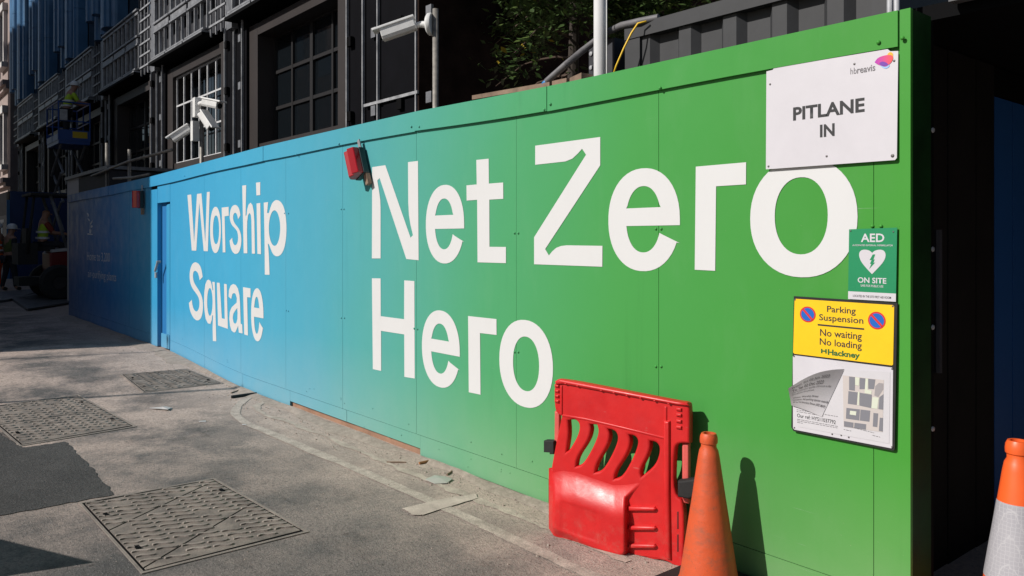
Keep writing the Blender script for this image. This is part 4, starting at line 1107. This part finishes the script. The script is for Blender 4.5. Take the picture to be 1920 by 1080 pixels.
# upper glazing and fins
box('upper_backing', sbd, M_mem, XE1, cols[0], YF+.45, YF+.61, 7.42, HB)
for i in range(6):
    a, b = cols[i+1]+.9, cols[i]-1.2
    for k in range(2):
        x0, x1 = a+(b-a)*k/2, a+(b-a)*(k+1)/2
        for (z0, z1) in ((7.55, 10.4), (10.9, 13.8)):
            w = box('upper_window', sbd, M_glass, x0+.06, x1-.06, YF+.41, YF+.44, z0, z1)
        box('pilaster', sbd, M_slate, x1-.055, x1+.055, YF+.30, YF+.44, 7.45, HB)
    for z in (10.42, 13.9): box('band', sbd, M_slate, a, b, YF+.25, YF+.44, z, z+.45)
for i, c in enumerate(cols):
    if i < 3: continue
    for j, (dx, w_, zb, pr) in enumerate(((-1.75,.42,8.25,.34),(-1.28,.36,7.62,.20),(-.90,.40,8.28,.36),(-.46,.34,7.62,.22),(-.08,.62,7.70,.30),(.56,.30,7.66,.16))):
        mb = MB(); x0 = c+dx; n = 6; P = []
        for k in range(n+1):
            a_ = math.pi*k/n; P.append((x0+w_/2-w_/2*math.cos(a_), YF+.28-pr-.16*math.sin(a_)*.8))
        P += [(x0+w_, YF+.40), (x0, YF+.40)]
        z0 = zb
        while z0 < HB:
            z1 = min(HB, z0+1.45+.1*(j % 3)); mb.prism([(x, y, z0) for x, y in P], (0,0,z1-z0-.012)); z0 = z1
        mb.build('fin', M_blue, sbd)

# scaffold rail and planks behind the far part of the hoarding
sc = thing('scaffold_rail', (-15, .45, 0), 'scaffold tubes behind the shaded blue hoarding', 'scaffold')
MB().tube([W3(172,330,.45), W3(240,303,.45), W3(322,281,.45)], .024, 10).build('ledger', M_tube, sc, True)
for px, py in ((196,268),(238,280)):
    a = W3(px, py, .47); MB().tube([(a[0],.51,gz(a[0])),(a[0],.51,a[2])], .03, 10).build('standard', M_tube, sc, True)
MB().tube([W3(213,335,.32), W3(250,333,.32), W3(280,327,.32)], .024, 10).build('loose_tube', M_tube, sc, True)
# site shed top behind the hoarding end
xa, xb = wx(126, .5), wx(205, .5)
sh = thing('site_cabin', ((xa+xb)/2, 1.2, 0), 'pale cabin roof edge just above the dark hoarding end', 'cabin')
box('wall', sh, M_stonew, xa, xa+1.2, .5, 2.0, gz(xa), wz(128, 338, .5)); box('wall', sh, M_slate, xa+1.201, xb, .502, 2.0, gz(xa), wz(128, 338, .5)-.02)
box('roof', sh, M_galvd, xa-.03, xb+.05, .45, 2.05, wz(128, 338, .5)+.001, wz(128, 335, .5)+.03)

# ================================================================== TREE
def tree():
    bx, by = -7.35, 3.9
    t = thing('tree', (bx, by, 0), 'dark leafy tree hanging over the hoarding behind the white pole', 'tree')
    rnd = random.Random(11); tips = []
    mb = MB(); mb.tube([(bx,by,0),(bx+.05,by-.05,1.6),(bx-.05,by-.1,3.2),(bx+.1,by-.2,4.6),(bx+.05,by-.1,6.2)], [.12,.10,.08,.06,.03], 10); mb.build('trunk', mat('dark_bark', (.045,.035,.028), .95), t)
    mb = MB()
    for i in range(34):
        z = rnd.uniform(3.2, 6.4); a = rnd.uniform(0, 2*math.pi); L = rnd.uniform(.7, 1.9)
        p = Vector((bx, by-.1, z)); pts = [p]; d = Vector((math.cos(a), math.sin(a)*.8, rnd.uniform(.1,.6)))
        for k in range(5):
            d = (d+Vector((rnd.uniform(-.3,.3), rnd.uniform(-.3,.3), -.22))).normalized(); p = p+d*L/5; pts.append(p); tips.append((p, k))
        mb.tube(pts, [.022,.018,.014,.010,.007,.004], 5)
    for i in range(16):
        z = rnd.uniform(4.3, 5.6); L = rnd.uniform(1.6, 2.7); p = Vector((bx, by-.1, z)); pts = [p]; d = Vector((1, rnd.uniform(-.45,.25), rnd.uniform(-.05,.25)))
        for k in range(5):
            d = (d+Vector((rnd.uniform(-.1,.1), rnd.uniform(-.25,.2), rnd.uniform(-.2,.02)))).normalized(); p = p+d*L/5; pts.append(p); tips.append((p, k))
        mb.tube(pts, [.022,.018,.014,.010,.007,.004], 5)
    mb.build('limbs', mat('twig_bark', (.09,.06,.045), .95), t)
    for k_, (frac, m, seed) in enumerate(((.82, mat('leaf_green', (.040,.072,.018), .45, var=.5, vscale=4), 1), (.15, mat('leaf_light', (.085,.13,.028), .5, var=.3, vscale=4), 2), (.03, mat('leaf_yellow', (.38,.27,.02), .6), 3))):
        V = []; Fc = []; r2 = random.Random(seed)
        cnt = int(21000*frac)
        while cnt > 0:
            p, kk = r2.choice(tips)
            if kk < 1: continue
            cl = Vector((r2.gauss(0,.16), r2.gauss(0,.16), r2.gauss(-.05,.16)))
            cc = p+cl
            if k_ == 2 and not (cc.z < 4.0): 
                if r2.random() < .9: cnt -= 1; continue
            if cc.z < 4.45 and cc.x < -7.45 and r2.random() < .93: cnt -= .5; continue
            if cc.z < 3.75 and cc.x < -7.05 and r2.random() < .8: cnt -= .5; continue
            a = r2.uniform(0, 6.28); ti = r2.uniform(-.9,.9); s_ = r2.uniform(.034,.066)
            ax = Vector((math.cos(a), math.sin(a), ti)).normalized(); up = Vector((r2.uniform(-.6,.6), r2.uniform(-.6,.6), 1)).normalized(); sd_ = ax.cross(up).normalized()
            b = len(V)
            V += [cc-ax*s_, cc-sd_*s_*.5+up*.004, cc+ax*s_*1.1, cc+sd_*s_*.5+up*.004]; Fc.append((b,b+1,b+2,b+3)); cnt -= 1
        o = link('crown', mesh('crown', V, Fc), t, m)
tree()

# ================================================================== FAR LEFT: site entrance, machines and people
# far navy hoarding across the site entrance
fh = thing('far_hoarding', (-29, 1.4, .45), 'dark navy hoarding across the site entrance behind the machine', 'hoarding')
ys_ = [.45, 1.07, 1.69, 2.28]
for a, b in zip(ys_, ys_[1:]): box('panel', fh, M_navy, -29.03, -29, a+.002, b-.002, .44, 3.17)
box('edge_trim', fh, mat('trim_blue', (.03,.14,.30), .5), -29.0, -28.97, .36, .448, .44, 2.9)
ms = MB().box(-44,-29.1,-2.5,-2.4,.44,3.0); 
# second hoarding further up the street, with a faint white letter
f2 = thing('street_hoarding', (-36, 1.2, .45), 'dark hoarding further up the street with a faint white letter', 'hoarding')
box('panel', f2, mat('dusk_panel', (.03,.03,.05), .6), -42, -29.2, 1.7, 1.73, .44, 2.7)
wall_text('lettering', 'T', wx(0, 1.69), wx(7, 1.69), wz(2, 440, 1.69), wz(2, 412, 1.69), 1.69, M_dim, f2, .03)
# steel road plates
for i, (P, lab) in enumerate((([(20,562),(130,545),(131,571),(52,584)], 'steel road plate at the dark site entrance under the machine'), ([(-30,572),(-10,552),(60,536),(95,545),(15,566)], 'flat road plate at the left frame edge beyond the shadow'))):
    pts = [ground(*p) for p in P]; m = MB(); m.prism([p+Vector((0,0,.03)) for p in pts], (0,0,.03)); m.prism([p.lerp(pts[0], .1)+Vector((0,0,-.01)) for p in pts], (0,0,.038))
    tag(m.build('road_plate', mat('plate_steel', (.12,.12,.125), .6, .3, var=.25, vscale=3), None), lab, 'plate', 'steel road plates')

def person(label, loc, joints, radii, parts, face, hat=None, group='site workers'):
    """body: one skinned mesh; joints in local metres; parts: clothing shells from joint chains"""
    t = thing('person', loc, label, 'person', group)
    def skin(name, chain_edges, rad, m, parent, lvl=1):
        names = sorted({n for e in chain_edges for n in e}, key=lambda n: list(joints).index(n))
        if 'pelvis' in names: names.remove('pelvis'); names.insert(0, 'pelvis')
        idx = {n: i for i, n in enumerate(names)}
        me = bpy.data.meshes.new(name); me.from_pydata([joints[n] for n in names], [(idx[a], idx[b]) for a, b in chain_edges], []); me.update()
        o = bpy.data.objects.new(name, me); COL.objects.link(o); o.parent = parent
        me.materials.append(m)
        md = o.modifiers.new('skin', 'SKIN'); md.use_smooth_shade = True
        sv = me.skin_vertices[0].data if me.skin_vertices else None
        if sv is None:
            me.skin_vertices.new() if hasattr(me.skin_vertices, 'new') else None
            sv = me.skin_vertices[0].data
        for n in names: sv[idx[n]].radius = rad.get(n, (.05,.05))
        sv[0].use_root = True
        s_ = o.modifiers.new('sub', 'SUBSURF'); s_.levels = lvl; s_.render_levels = lvl
        return o
    E = [('pelvis','chest'),('chest','neck'),('neck','head'),('head','crown')]
    for s_ in 'lr': E += [('chest','sh'+s_),('sh'+s_,'el'+s_),('el'+s_,'ha'+s_),('ha'+s_,'fi'+s_),('pelvis','hi'+s_),('hi'+s_,'kn'+s_),('kn'+s_,'an'+s_),('an'+s_,'to'+s_)]
    skin('body', E, radii, parts['body'], t, 2)
    for name, ed, rs, m in parts['cloth']:
        r2 = {k: (v[0]*rs, v[1]*rs) for k, v in radii.items()}
        skin(name, ed, r2, m, t)
    if hat:
        c = Vector(joints['crown']); m_, brim = hat
        mb = MB(); mb.lathe([(.128,-.055),(.128,-.02),(.115,.035),(.08,.075),(.03,.09),(0,.092)], c, 20)
        f_ = Vector(face).normalized(); s_ = Vector((-f_.y, f_.x, 0))
        mb.prism([c+f_*.09+s_*.10+Vector((0,0,-.055)), c+f_*.20+s_*.05+Vector((0,0,-.065)), c+f_*.20-s_*.05+Vector((0,0,-.065)), c+f_*.09-s_*.10+Vector((0,0,-.055))], (0,0,.01))
        o = link('hat', mesh('hat', mb.V, mb.F), None, m_, True); o.parent = t
    if parts.get('strips'):
        pv, chs = Vector(joints['pelvis']), Vector(joints['chest']); fx = Vector(face).normalized(); sx = Vector((-fx.y, fx.x, 0))
        for q_ in (.28, .62):
            c = pv.lerp(chs, q_); mb = MB()
            ring = [c+sx*.198*math.cos(2*math.pi*k/20)+fx*.152*math.sin(2*math.pi*k/20) for k in range(20)]
            V = [v-Vector((0,0,.025)) for v in ring]+[v+Vector((0,0,.025)) for v in ring]
            o = link('reflective_strip', mesh('reflective_strip', V, [(k,(k+1)%20,(k+1)%20+20,k+20) for k in range(20)]), None, M_wht); o.parent = t
    h = Vector(joints['head']); f_ = Vector(face).normalized()
    mb = MB(); mb.tube([h+f_*.085, h+f_*.118+Vector((0,0,-.022))], [.012,.018], 8); o = link('nose', mesh('nose', mb.V, mb.F), None, M_skin); o.parent = t
    return t
RAD = dict(pelvis=(.15,.11), chest=(.16,.11), neck=(.058,.058), head=(.085,.10), crown=(.075,.085), shl=(.07,.07), shr=(.07,.07), ell=(.05,.05), elr=(.05,.05), hal=(.038,.038), har=(.038,.038),
           fil=(.03,.02), fir=(.03,.02), hil=(.095,.095), hir=(.095,.095), knl=(.065,.065), knr=(.065,.065), anl=(.045,.045), anr=(.045,.045), tol=(.045,.035), tor=(.045,.035))
TORSO = [('pelvis','chest'),('chest','shl'),('chest','shr')]
LEGS = [('pelvis','hil'),('hil','knl'),('knl','anl'),('pelvis','hir'),('hir','knr'),('knr','anr')]
FEET = lambda s_: [('an'+s_, 'to'+s_)]
def stand(yaw, lean=0.0, arms='down', sit=False, step=.0):
    """joint dict facing +Y before turning by yaw"""
    J = {}
    hz = .93 if not sit else .50
    J['pelvis'] = (0,0,hz); J['chest'] = (0,lean*.6,hz+.42); J['neck'] = (0,lean*.8,hz+.60); J['head'] = (0,lean+.03,hz+.70); J['crown'] = (0,lean+.03,hz+.79)
    for s_, k in (('l',-1),('r',1)):
        J['sh'+s_] = (k*.19, lean*.65, hz+.50)
        if arms == 'down': J['el'+s_] = (k*.25, lean*.6-.03, hz+.22); J['ha'+s_] = (k*.25, lean*.6+.10, hz-.02); J['fi'+s_] = (k*.24, lean*.6+.14, hz-.10)
        else: J['el'+s_] = (k*.24, lean*.6+.16, hz+.24); J['ha'+s_] = (k*.17, lean*.6+.40, hz+.22); J['fi'+s_] = (k*.15, lean*.6+.49, hz+.21)
        J['hi'+s_] = (k*.10, 0, hz-.06)
        if sit: J['kn'+s_] = (k*.14, .42, hz-.02); J['an'+s_] = (k*.14, .48, .09); J['to'+s_] = (k*.15, .64, .05)
        else: J['kn'+s_] = (k*.11, .03+step*k*.5, .50); J['an'+s_] = (k*.11, -.01+step*k, .085); J['to'+s_] = (k*.12, .14+step*k, .045)
    c, s2 = math.cos(yaw), math.sin(yaw)
    return {n: (x*c-y*s2, x*s2+y*c, z) for n, (x, y, z) in J.items()}, (-s2, c, 0)
def clothes(torso, trousers, boots=M_rubber, sleeves=None):
    L = [('vest', TORSO, 1.16, torso), ('trousers', LEGS, 1.14, trousers), ('boot', FEET('l'), 1.25, boots), ('boot', FEET('r'), 1.25, boots)]
    if sleeves: L += [('sleeve', [('shl','ell')], 1.2, sleeves), ('sleeve', [('shr','elr')], 1.2, sleeves)]
    return dict(body=M_skin, cloth=L, strips=torso in (M_lime, M_hor))
def at_depth(px, Dp, z):   # place on a line of sight at a depth taken from the thing it stands on
    rx, ry = ray(px); t = Dp/F; return Vector((CX+rx*t, CY+ry*t, z))

# walking worker with white cap and the orange one at the frame edge
g0 = ground(17, 545); J, fc = stand(math.radians(20), .05, 'down', step=.12)
person('worker in dark clothes and white cap walking at the left edge', g0, J, RAD, clothes(mat('olive_vest', (.10,.12,.03), .9), M_navyc, sleeves=M_navyc), fc, (M_wht, True))
g0 = ground(-2, 532); J, fc = stand(math.radians(150), .02, 'down', step=.05)
person('person in bright orange hi-vis jacket cut off by the left edge', g0, J, RAD, clothes(M_hor, M_hor, sleeves=M_hor), fc, (M_wht, True))

# dumper
gd = Vector((-21.9, .35, gz(-21.9)))
dp = thing('site_dumper', gd, 'red site dumper with roll frame driving through the dark entrance', 'dumper')
z0 = gd.z
def wheel(y, x):
    mb = MB(); mb.lathe([(.16,-.13),(.36,-.14),(.42,-.09),(.42,.09),(.36,.14),(.16,.13)], (0,0,0), 24)
    o = link('wheel', mesh('wheel', [(x+v[2], y+v[0], z0+.42+v[1]) for v in mb.V], mb.F), dp, M_rubber)
    mb = MB(); mb.lathe([(0,.10),(.15,.11),(.17,.05),(.17,-.05),(.15,-.11),(0,-.10)], (0,0,0), 16)
    link('rim', mesh('rim', [(x+v[2], y+v[0], z0+.42+v[1]) for v in mb.V], mb.F), o, mat('rim_grey', (.03,.025,.025), .7))
for y in (.42, 2.1):
    for x in (-21.22, -22.58): wheel(y, x)
o = MB(); o.prism([(-22.4,.26,z0+.26),(-22.4,2.2,z0+.26),(-22.4,2.2,z0+1.1),(-22.4,1.4,z0+1.22),(-22.4,.26,z0+1.12)], (1.0,0,0)); o = o.build('bonnet', mat('dumper_red', (.16,.008,.008), .45), dp); bevel(o, .03)
o = MB(); o.prism([(-22.42,.30,z0+1.13),(-22.42,1.5,z0+1.24),(-22.42,1.5,z0+1.34),(-22.42,.30,z0+1.19)], (1.04,0,0)); o.build('bonnet_top', M_stonew, dp)
box('chassis', dp, M_rubber, -22.3, -21.5, -.35, 2.4, z0+.35, z0+.55)
box('engine_cover', dp, M_rubber, -22.35, -21.45, -.38, .02, z0+.85, z0+1.35)
o = box('seat', dp, M_rubber, -22.2, -21.6, -.10, .40, z0+1.16, z0+1.26); box('seat_back', dp, M_rubber, -22.2, -21.6, -.20, -.10, z0+1.16, z0+1.7)
for x in (-21.42, -22.42):
    MB().tube([(x,.62,z0+1.22),(x,.28,z0+2.46)], .035, 10).build('roll_bar', M_galvd, dp, True)
    MB().tube([(x,1.1,z0+1.3),(x,1.18,z0+2.46)], .03, 10).build('roll_bar', M_galvd, dp, True)
    MB().tube([(x,-.20,z0+1.1),(x,-.06,z0+2.46)], .03, 10).build('roll_bar', M_rubber, dp, True)
box('canopy', dp, M_rubber, -22.55, -21.3, -.15, 1.3, z0+2.465, z0+2.52)
mb = MB(); mb.tube([(-21.9+.19*math.cos(a), .74+.05*math.sin(a), z0+1.52+.19*math.sin(a)*.5) for a in [2*math.pi*i/16 for i in range(17)]], .016, 6); mb.tube([(-21.9,.74,z0+1.52),(-21.9,.95,z0+1.22)], .02, 6); mb.build('steering_wheel', M_rubber, dp)
J, fc = stand(0, .06, 'fwd', sit=True)
person('dumper driver in yellow hi-vis vest reaching for the wheel', (-21.9, .18, z0+1.262-.50+.09), J, RAD, clothes(M_lime, M_navyc, sleeves=M_rust), fc, None)

# scissor lift and the worker in it
YLf = 1.55
xl0, xl1 = wx(107, YLf), wx(151, YLf); xcL = (xl0+xl1)/2
lf = thing('scissor_lift', (xcL, YLf, gz(xcL)), 'blue scissor lift raised against the dark building facade', 'lift')
zb_ = wz(130, 268, YLf); zr = zb_+1.1
hw, hl = .40, .85
box('platform', lf, M_lift, xcL-hl, xcL+hl, YLf-hw, YLf+hw, zb_-.10, zb_)
for s_ in (-1, 1):
    box('toe_board', lf, M_lift, xcL-hl, xcL+hl, YLf+s_*hw-.012, YLf+s_*hw+.012, zb_+.001, zb_+.18)
    box('toe_board', lf, M_lift, xcL+s_*hl-.012, xcL+s_*hl+.012, YLf-hw+.013, YLf+hw-.013, zb_+.001, zb_+.30)
    for z in (.55, 1.08):
        MB().tube([(xcL-hl,YLf+s_*hw,zb_+z),(xcL+hl,YLf+s_*hw,zb_+z)], .02, 8).build('guard_rail', M_lift, lf)
        MB().tube([(xcL+s_*hl,YLf-hw,zb_+z),(xcL+s_*hl,YLf+hw,zb_+z)], .02, 8).build('guard_rail', M_lift, lf)
    for x in (xcL-hl, xcL, xcL+hl): MB().tube([(x,YLf+s_*hw,zb_),(x,YLf+s_*hw,zb_+1.1)], .02, 8).build('guard_post', M_lift, lf)
box('label_plate', lf, mat('plate_yellow', (.55,.38,.01), .5), xcL+hl+.013, xcL+hl+.018, YLf-.05, YLf+.33, zb_+.08, zb_+.26)
box('control_box', lf, M_galv, xcL+hl+.02, xcL+hl+.12, YLf-.38, YLf-.20, zb_+.55, zb_+.85)
zg = gz(xcL)
box('chassis', lf, M_lift, xcL-hl, xcL+hl, YLf-hw, YLf+hw, zg+.18, zg+.75)
for x in (-.6,.6):
    for s_ in (-1, 1):
        mb = MB(); mb.lathe([(0,-.06),(.2,-.06),(.2,.06),(0,.06)], (0,0,0), 16); link('wheel', mesh('wheel', [(xcL+x+v[0], YLf+s_*(hw+.06)+v[2], zg+.2+v[1]) for v in mb.V], mb.F), lf, M_rubber)
ns = 4; dz = (zb_-.10-zg-.75)/ns
for k in range(ns):
    for s_ in (-1, 1):
        for d in (-1, 1):
            za, zb2 = zg+.75+dz*k, zg+.75+dz*(k+1)
            MB().tube([(xcL-d*.7, YLf+s_*(.28+.03*d), za), (xcL+d*.7, YLf+s_*(.28+.03*d), zb2)], .035, 6).build('scissor_arm', M_galvd, lf)
J, fc = stand(math.radians(0), .22, 'fwd')
person('worker in yellow hi-vis jacket and white helmet leaning on the lift rail', (xcL+.25, YLf-.12, zb_+.002), J, RAD, clothes(M_lime, M_navyc, sleeves=M_lime), fc, (M_wht, True))

# pale stone building at the end of the street
xs0, xs1 = -43.0, -60.0
st_ = thing('stone_building', (-52, YF+4, .45), 'sunlit pale stone building with white window surrounds at the far left', 'building')
box('wall', st_, M_stone, xs1, xs0, YF, YF+9, .4, 21)
for zc_ in (6.4, 11.2, 15.5):
    for x in (-44.6, -47.0, -49.5, -52.0, -54.6):
        w = box('window', st_, M_glass, x-.5, x+.5, YF-.03, YF-.004, zc_-1.1, zc_+1.1)
        mb = MB(); mb.box(x-.75, x-.5, YF-.16, YF-.002, zc_-1.2, zc_+1.2); mb.box(x+.5, x+.75, YF-.16, YF-.002, zc_-1.2, zc_+1.2); mb.box(x-.85, x+.85, YF-.22, YF-.002, zc_+1.21, zc_+1.55); mb.box(x-.85, x+.85, YF-.25, YF-.002, zc_-1.45, zc_-1.21)
        mb.build('window_surround', M_stonew, st_)
for z in (4.3, 8.8, 13.4, 20.6): 
    box('cornice', st_, M_stone, xs1-.1, xs0+.02, YF-.30, YF-.001, z, z+.22); box('cornice', st_, M_stone, xs1-.1, xs0+.01, YF-.18, YF-.001, z-.18, z-.002)
box('shopfront', st_, M_mem, xs1, xs0-.1, YF-.05, YF-.002, .45, 3.9)

# ================================================================== ACROSS THE STREET (behind the camera; throws the shade up the street)
op = thing('opposite_building', (-31, -11.5, 0), 'stepped brick block across the street shading its far end', 'building')
XO = -12.2 - 10.0*math.tan(AZ)
XT2 = -21.5 - 16.3*math.tan(AZ)
box('low_block', op, M_opp, XT2+.01, XO, -10, -9.0, 0, 10.4)
box('tall_block', op, M_opp, -47.0, XT2, -14, -9.0, 0, 19.0)
box('parapet', op, M_stone, -47.1, XT2-.03, -14.0, -8.9, 19.001, 19.3)
for k in range(7):
    for z in (3.5, 7, 10.5, 14):
        if k < 3 and z > 7: continue
        box('window', op, M_glass, XO-3.4-4.2*k, XO-1.4-4.2*k, -8.998, -8.97, z, z+2.0)
# out-of-view street poles, placed from the thin shadows lying across the road
for i, (gx, gy) in enumerate(((-9.15,-1.5), (-11.75,-1.2))):
    # a pole standing across the street whose shadow falls through this point along the sun's direction
    d = 6.5; x = gx-d*math.sin(AZ); y = gy-d*math.cos(AZ)
    lp = thing('street_pole', (x, y, gz(x)), 'slim street pole across the road, %s of two' % ('nearer' if i == 0 else 'farther'), 'pole', 'slim street poles across the road')
    hpole = (d-.25)*math.tan(EL)+(.9 if i == 0 else 1.0)
    MB().tube([(x,y,gz(x)-.02),(x,y,hpole+.35)], .035 if i == 0 else .02, 10).build('shaft', M_galvd, lp, True)
    mb = MB(); mb.lathe([(.05,0),(.045,.05),(.0,.09)], (x,y,hpole+.351), 10); mb.build('finial', M_galvd, lp)
# added unseen board, shaped so its shadow makes the dark wedge at lower left
caster = thing('shadow_caster', (-5.35, -3.75, 0), 'red board on a low stand, added left of the view to cast a shadow', 'sign')
tipx, tipy = -4.50, -2.40
hS = .98; d = hS/math.tan(EL); bx_, by_ = tipx-d*math.sin(AZ), tipy-d*math.cos(AZ)
caster.location = (bx_-.3, by_, 0)
mb = MB(); mb.prism([(bx_,by_,hS),(bx_-.95,by_-.25,.80),(bx_-.95,by_-.25,.27),(bx_+.02,by_-.02,.36)], (0,.012,0)); mb.build('plate', mat('caster_red', (.5,.02,.02), .5), caster)
mb = MB(); mb.prism([(bx_-.95,by_-.25,.20),(bx_+.05,by_-.02,.28),(bx_+.05,by_-.02,.0),(bx_-.95,by_-.25,.0)], (0,.02,0)); mb.build('stand', M_rubber, caster)
mb = MB(); mb.tube([(bx_-.45,by_-.10,.0),(bx_-.45,by_-.10,.6)], .015, 6); mb.build('leg', M_rubber, caster)

# ================================================================== LITTER AND GRIT
rnd = random.Random(21)
mb = MB()
def pebble(x, y, s_):
    z = gz(x); b = []
    for k in range(6):
        a = k*math.pi/3+rnd.uniform(-.3,.3); b.append(Vector((x+s_*math.cos(a)*rnd.uniform(.7,1.2), y+s_*math.sin(a)*rnd.uniform(.5,1.1), z-.001)))
    tp = [Vector((x+(v.x-x)*.55, y+(v.y-y)*.55, z+s_*rnd.uniform(.4,.8))) for v in b]
    mb.add(b+tp, [(0,1,2,3,4,5)[::-1], (6,7,8,9,10,11)]+[(k,(k+1)%6,(k+1)%6+6,k+6) for k in range(6)])
for _ in range(1500):
    x = rnd.uniform(-17.5, -1.7); y = -abs(rnd.gauss(.02, .22))-.012
    pebble(x, y, rnd.choice((.003,.004,.005,.006,.008,.012)))
for _ in range(420):
    pebble(rnd.uniform(-9, -2), rnd.uniform(-2.6, -.1), rnd.choice((.003,.003,.004,.006)))
o = mb.build('grit', M_dirt, None); tag(o, 'loose grit and crumbs of dirt along the foot of the hoarding', 'grit', kind='stuff')
# low ridge of swept dirt at the foot of the hoarding
V = []; Fc = []; nX = 160
for i in range(nX+1):
    x = -17.6+(16.0)*i/nX; w = .10+.07*math.sin(i*.21)*math.sin(i*.083+1)+.02*math.sin(i*.9)+rnd.uniform(-.008,.008); w *= 1.8 if x < -10.5 else 1
    hh = .016+.006*math.sin(i*.5)+rnd.uniform(0,.004)
    V += [(x,-.024,gz(x)+hh),(x,-.024-w*.5,gz(x)+hh*.75),(x,-.024-max(.04,w),gz(x)+.0015)]
for i in range(nX):
    for k in range(2): Fc.append((3*i+k, 3*i+3+k, 3*i+4+k, 3*i+1+k))
o = link('swept_dirt', mesh('swept_dirt', V, Fc), None, M_dirt, True); tag(o, 'thin ridge of swept dirt along the hoarding foot', 'dirt', kind='stuff')
def stick(px0, py0, px1, py1, r, m, label, cat='stick'):
    a, b = ground(px0, py0, r), ground(px1, py1, r*.9); mid = a.lerp(b, .5)+Vector((.004,.006,.0))
    o = MB().tube([a, mid, b], [r, r*1.05, r*.8], 6).build('stick', m, None); tag(o, label, cat, 'scraps on the road')
stick(434,747,481,740, .016, M_rubber, 'dark stick lying across the road by the curved line')
stick(725,868,762,868, .006, M_wood, 'thin pale twig on the dust below the kickboard')
stick(433,738,462,727, .007, M_wood, 'pale splinter near the dark stick')
stick(786,871,806,866, .010, mat('rust_scrap',(.32,.14,.06),.9), 'rusty scrap at the hoarding foot', 'scrap')
stick(838,892,850,881, .007, M_wood, 'short splinter of wood at the foot of the hoarding', 'stick')
def scrap(pts, m, lift, label, bump_=.015):
    P = [ground(*p) for p in pts]; c = sum(P, Vector())/len(P); V = [p+Vector((0,0,lift+rnd.uniform(0,bump_))) for p in P]+[c+Vector((0,0,lift+bump_*1.3))]
    n = len(P); V2 = [v-Vector((0,0,.003)) for v in V]
    Fc = [(i,(i+1)%n,n) for i in range(n)]+[((i+1)%n+n+1,i+n+1,2*n+1) for i in range(n)]+[(i,i+n+1,(i+1)%n+n+1,(i+1)%n) for i in range(n)]
    o = link('litter', mesh('litter', V+V2, Fc), None, m); tag(o, label, 'litter', 'scraps on the road')
M_lit = mat('litter_white', (.44,.43,.42), .8)
scrap([(280,768),(298,766),(312,764),(322,766),(315,771),(303,769)], M_lit, .006, 'torn white paper scrap between the ribbed covers')
scrap([(797,903),(815,895),(836,896),(848,901),(838,908),(815,909)], mat('litter_clear', (.40,.38,.35), .35), .008, 'crumpled clear plastic litter on the dust by the hoarding', .012)
scrap([(373,790.5),(386,789.5),(386,791.5),(374,792)], M_lit, .004, 'tiny white scrap beyond the near cover', .004)
scrap([(454,796),(462,796.5),(462,798),(454,798)], M_lit, .004, 'tiny white scrap by the curved line', .004)
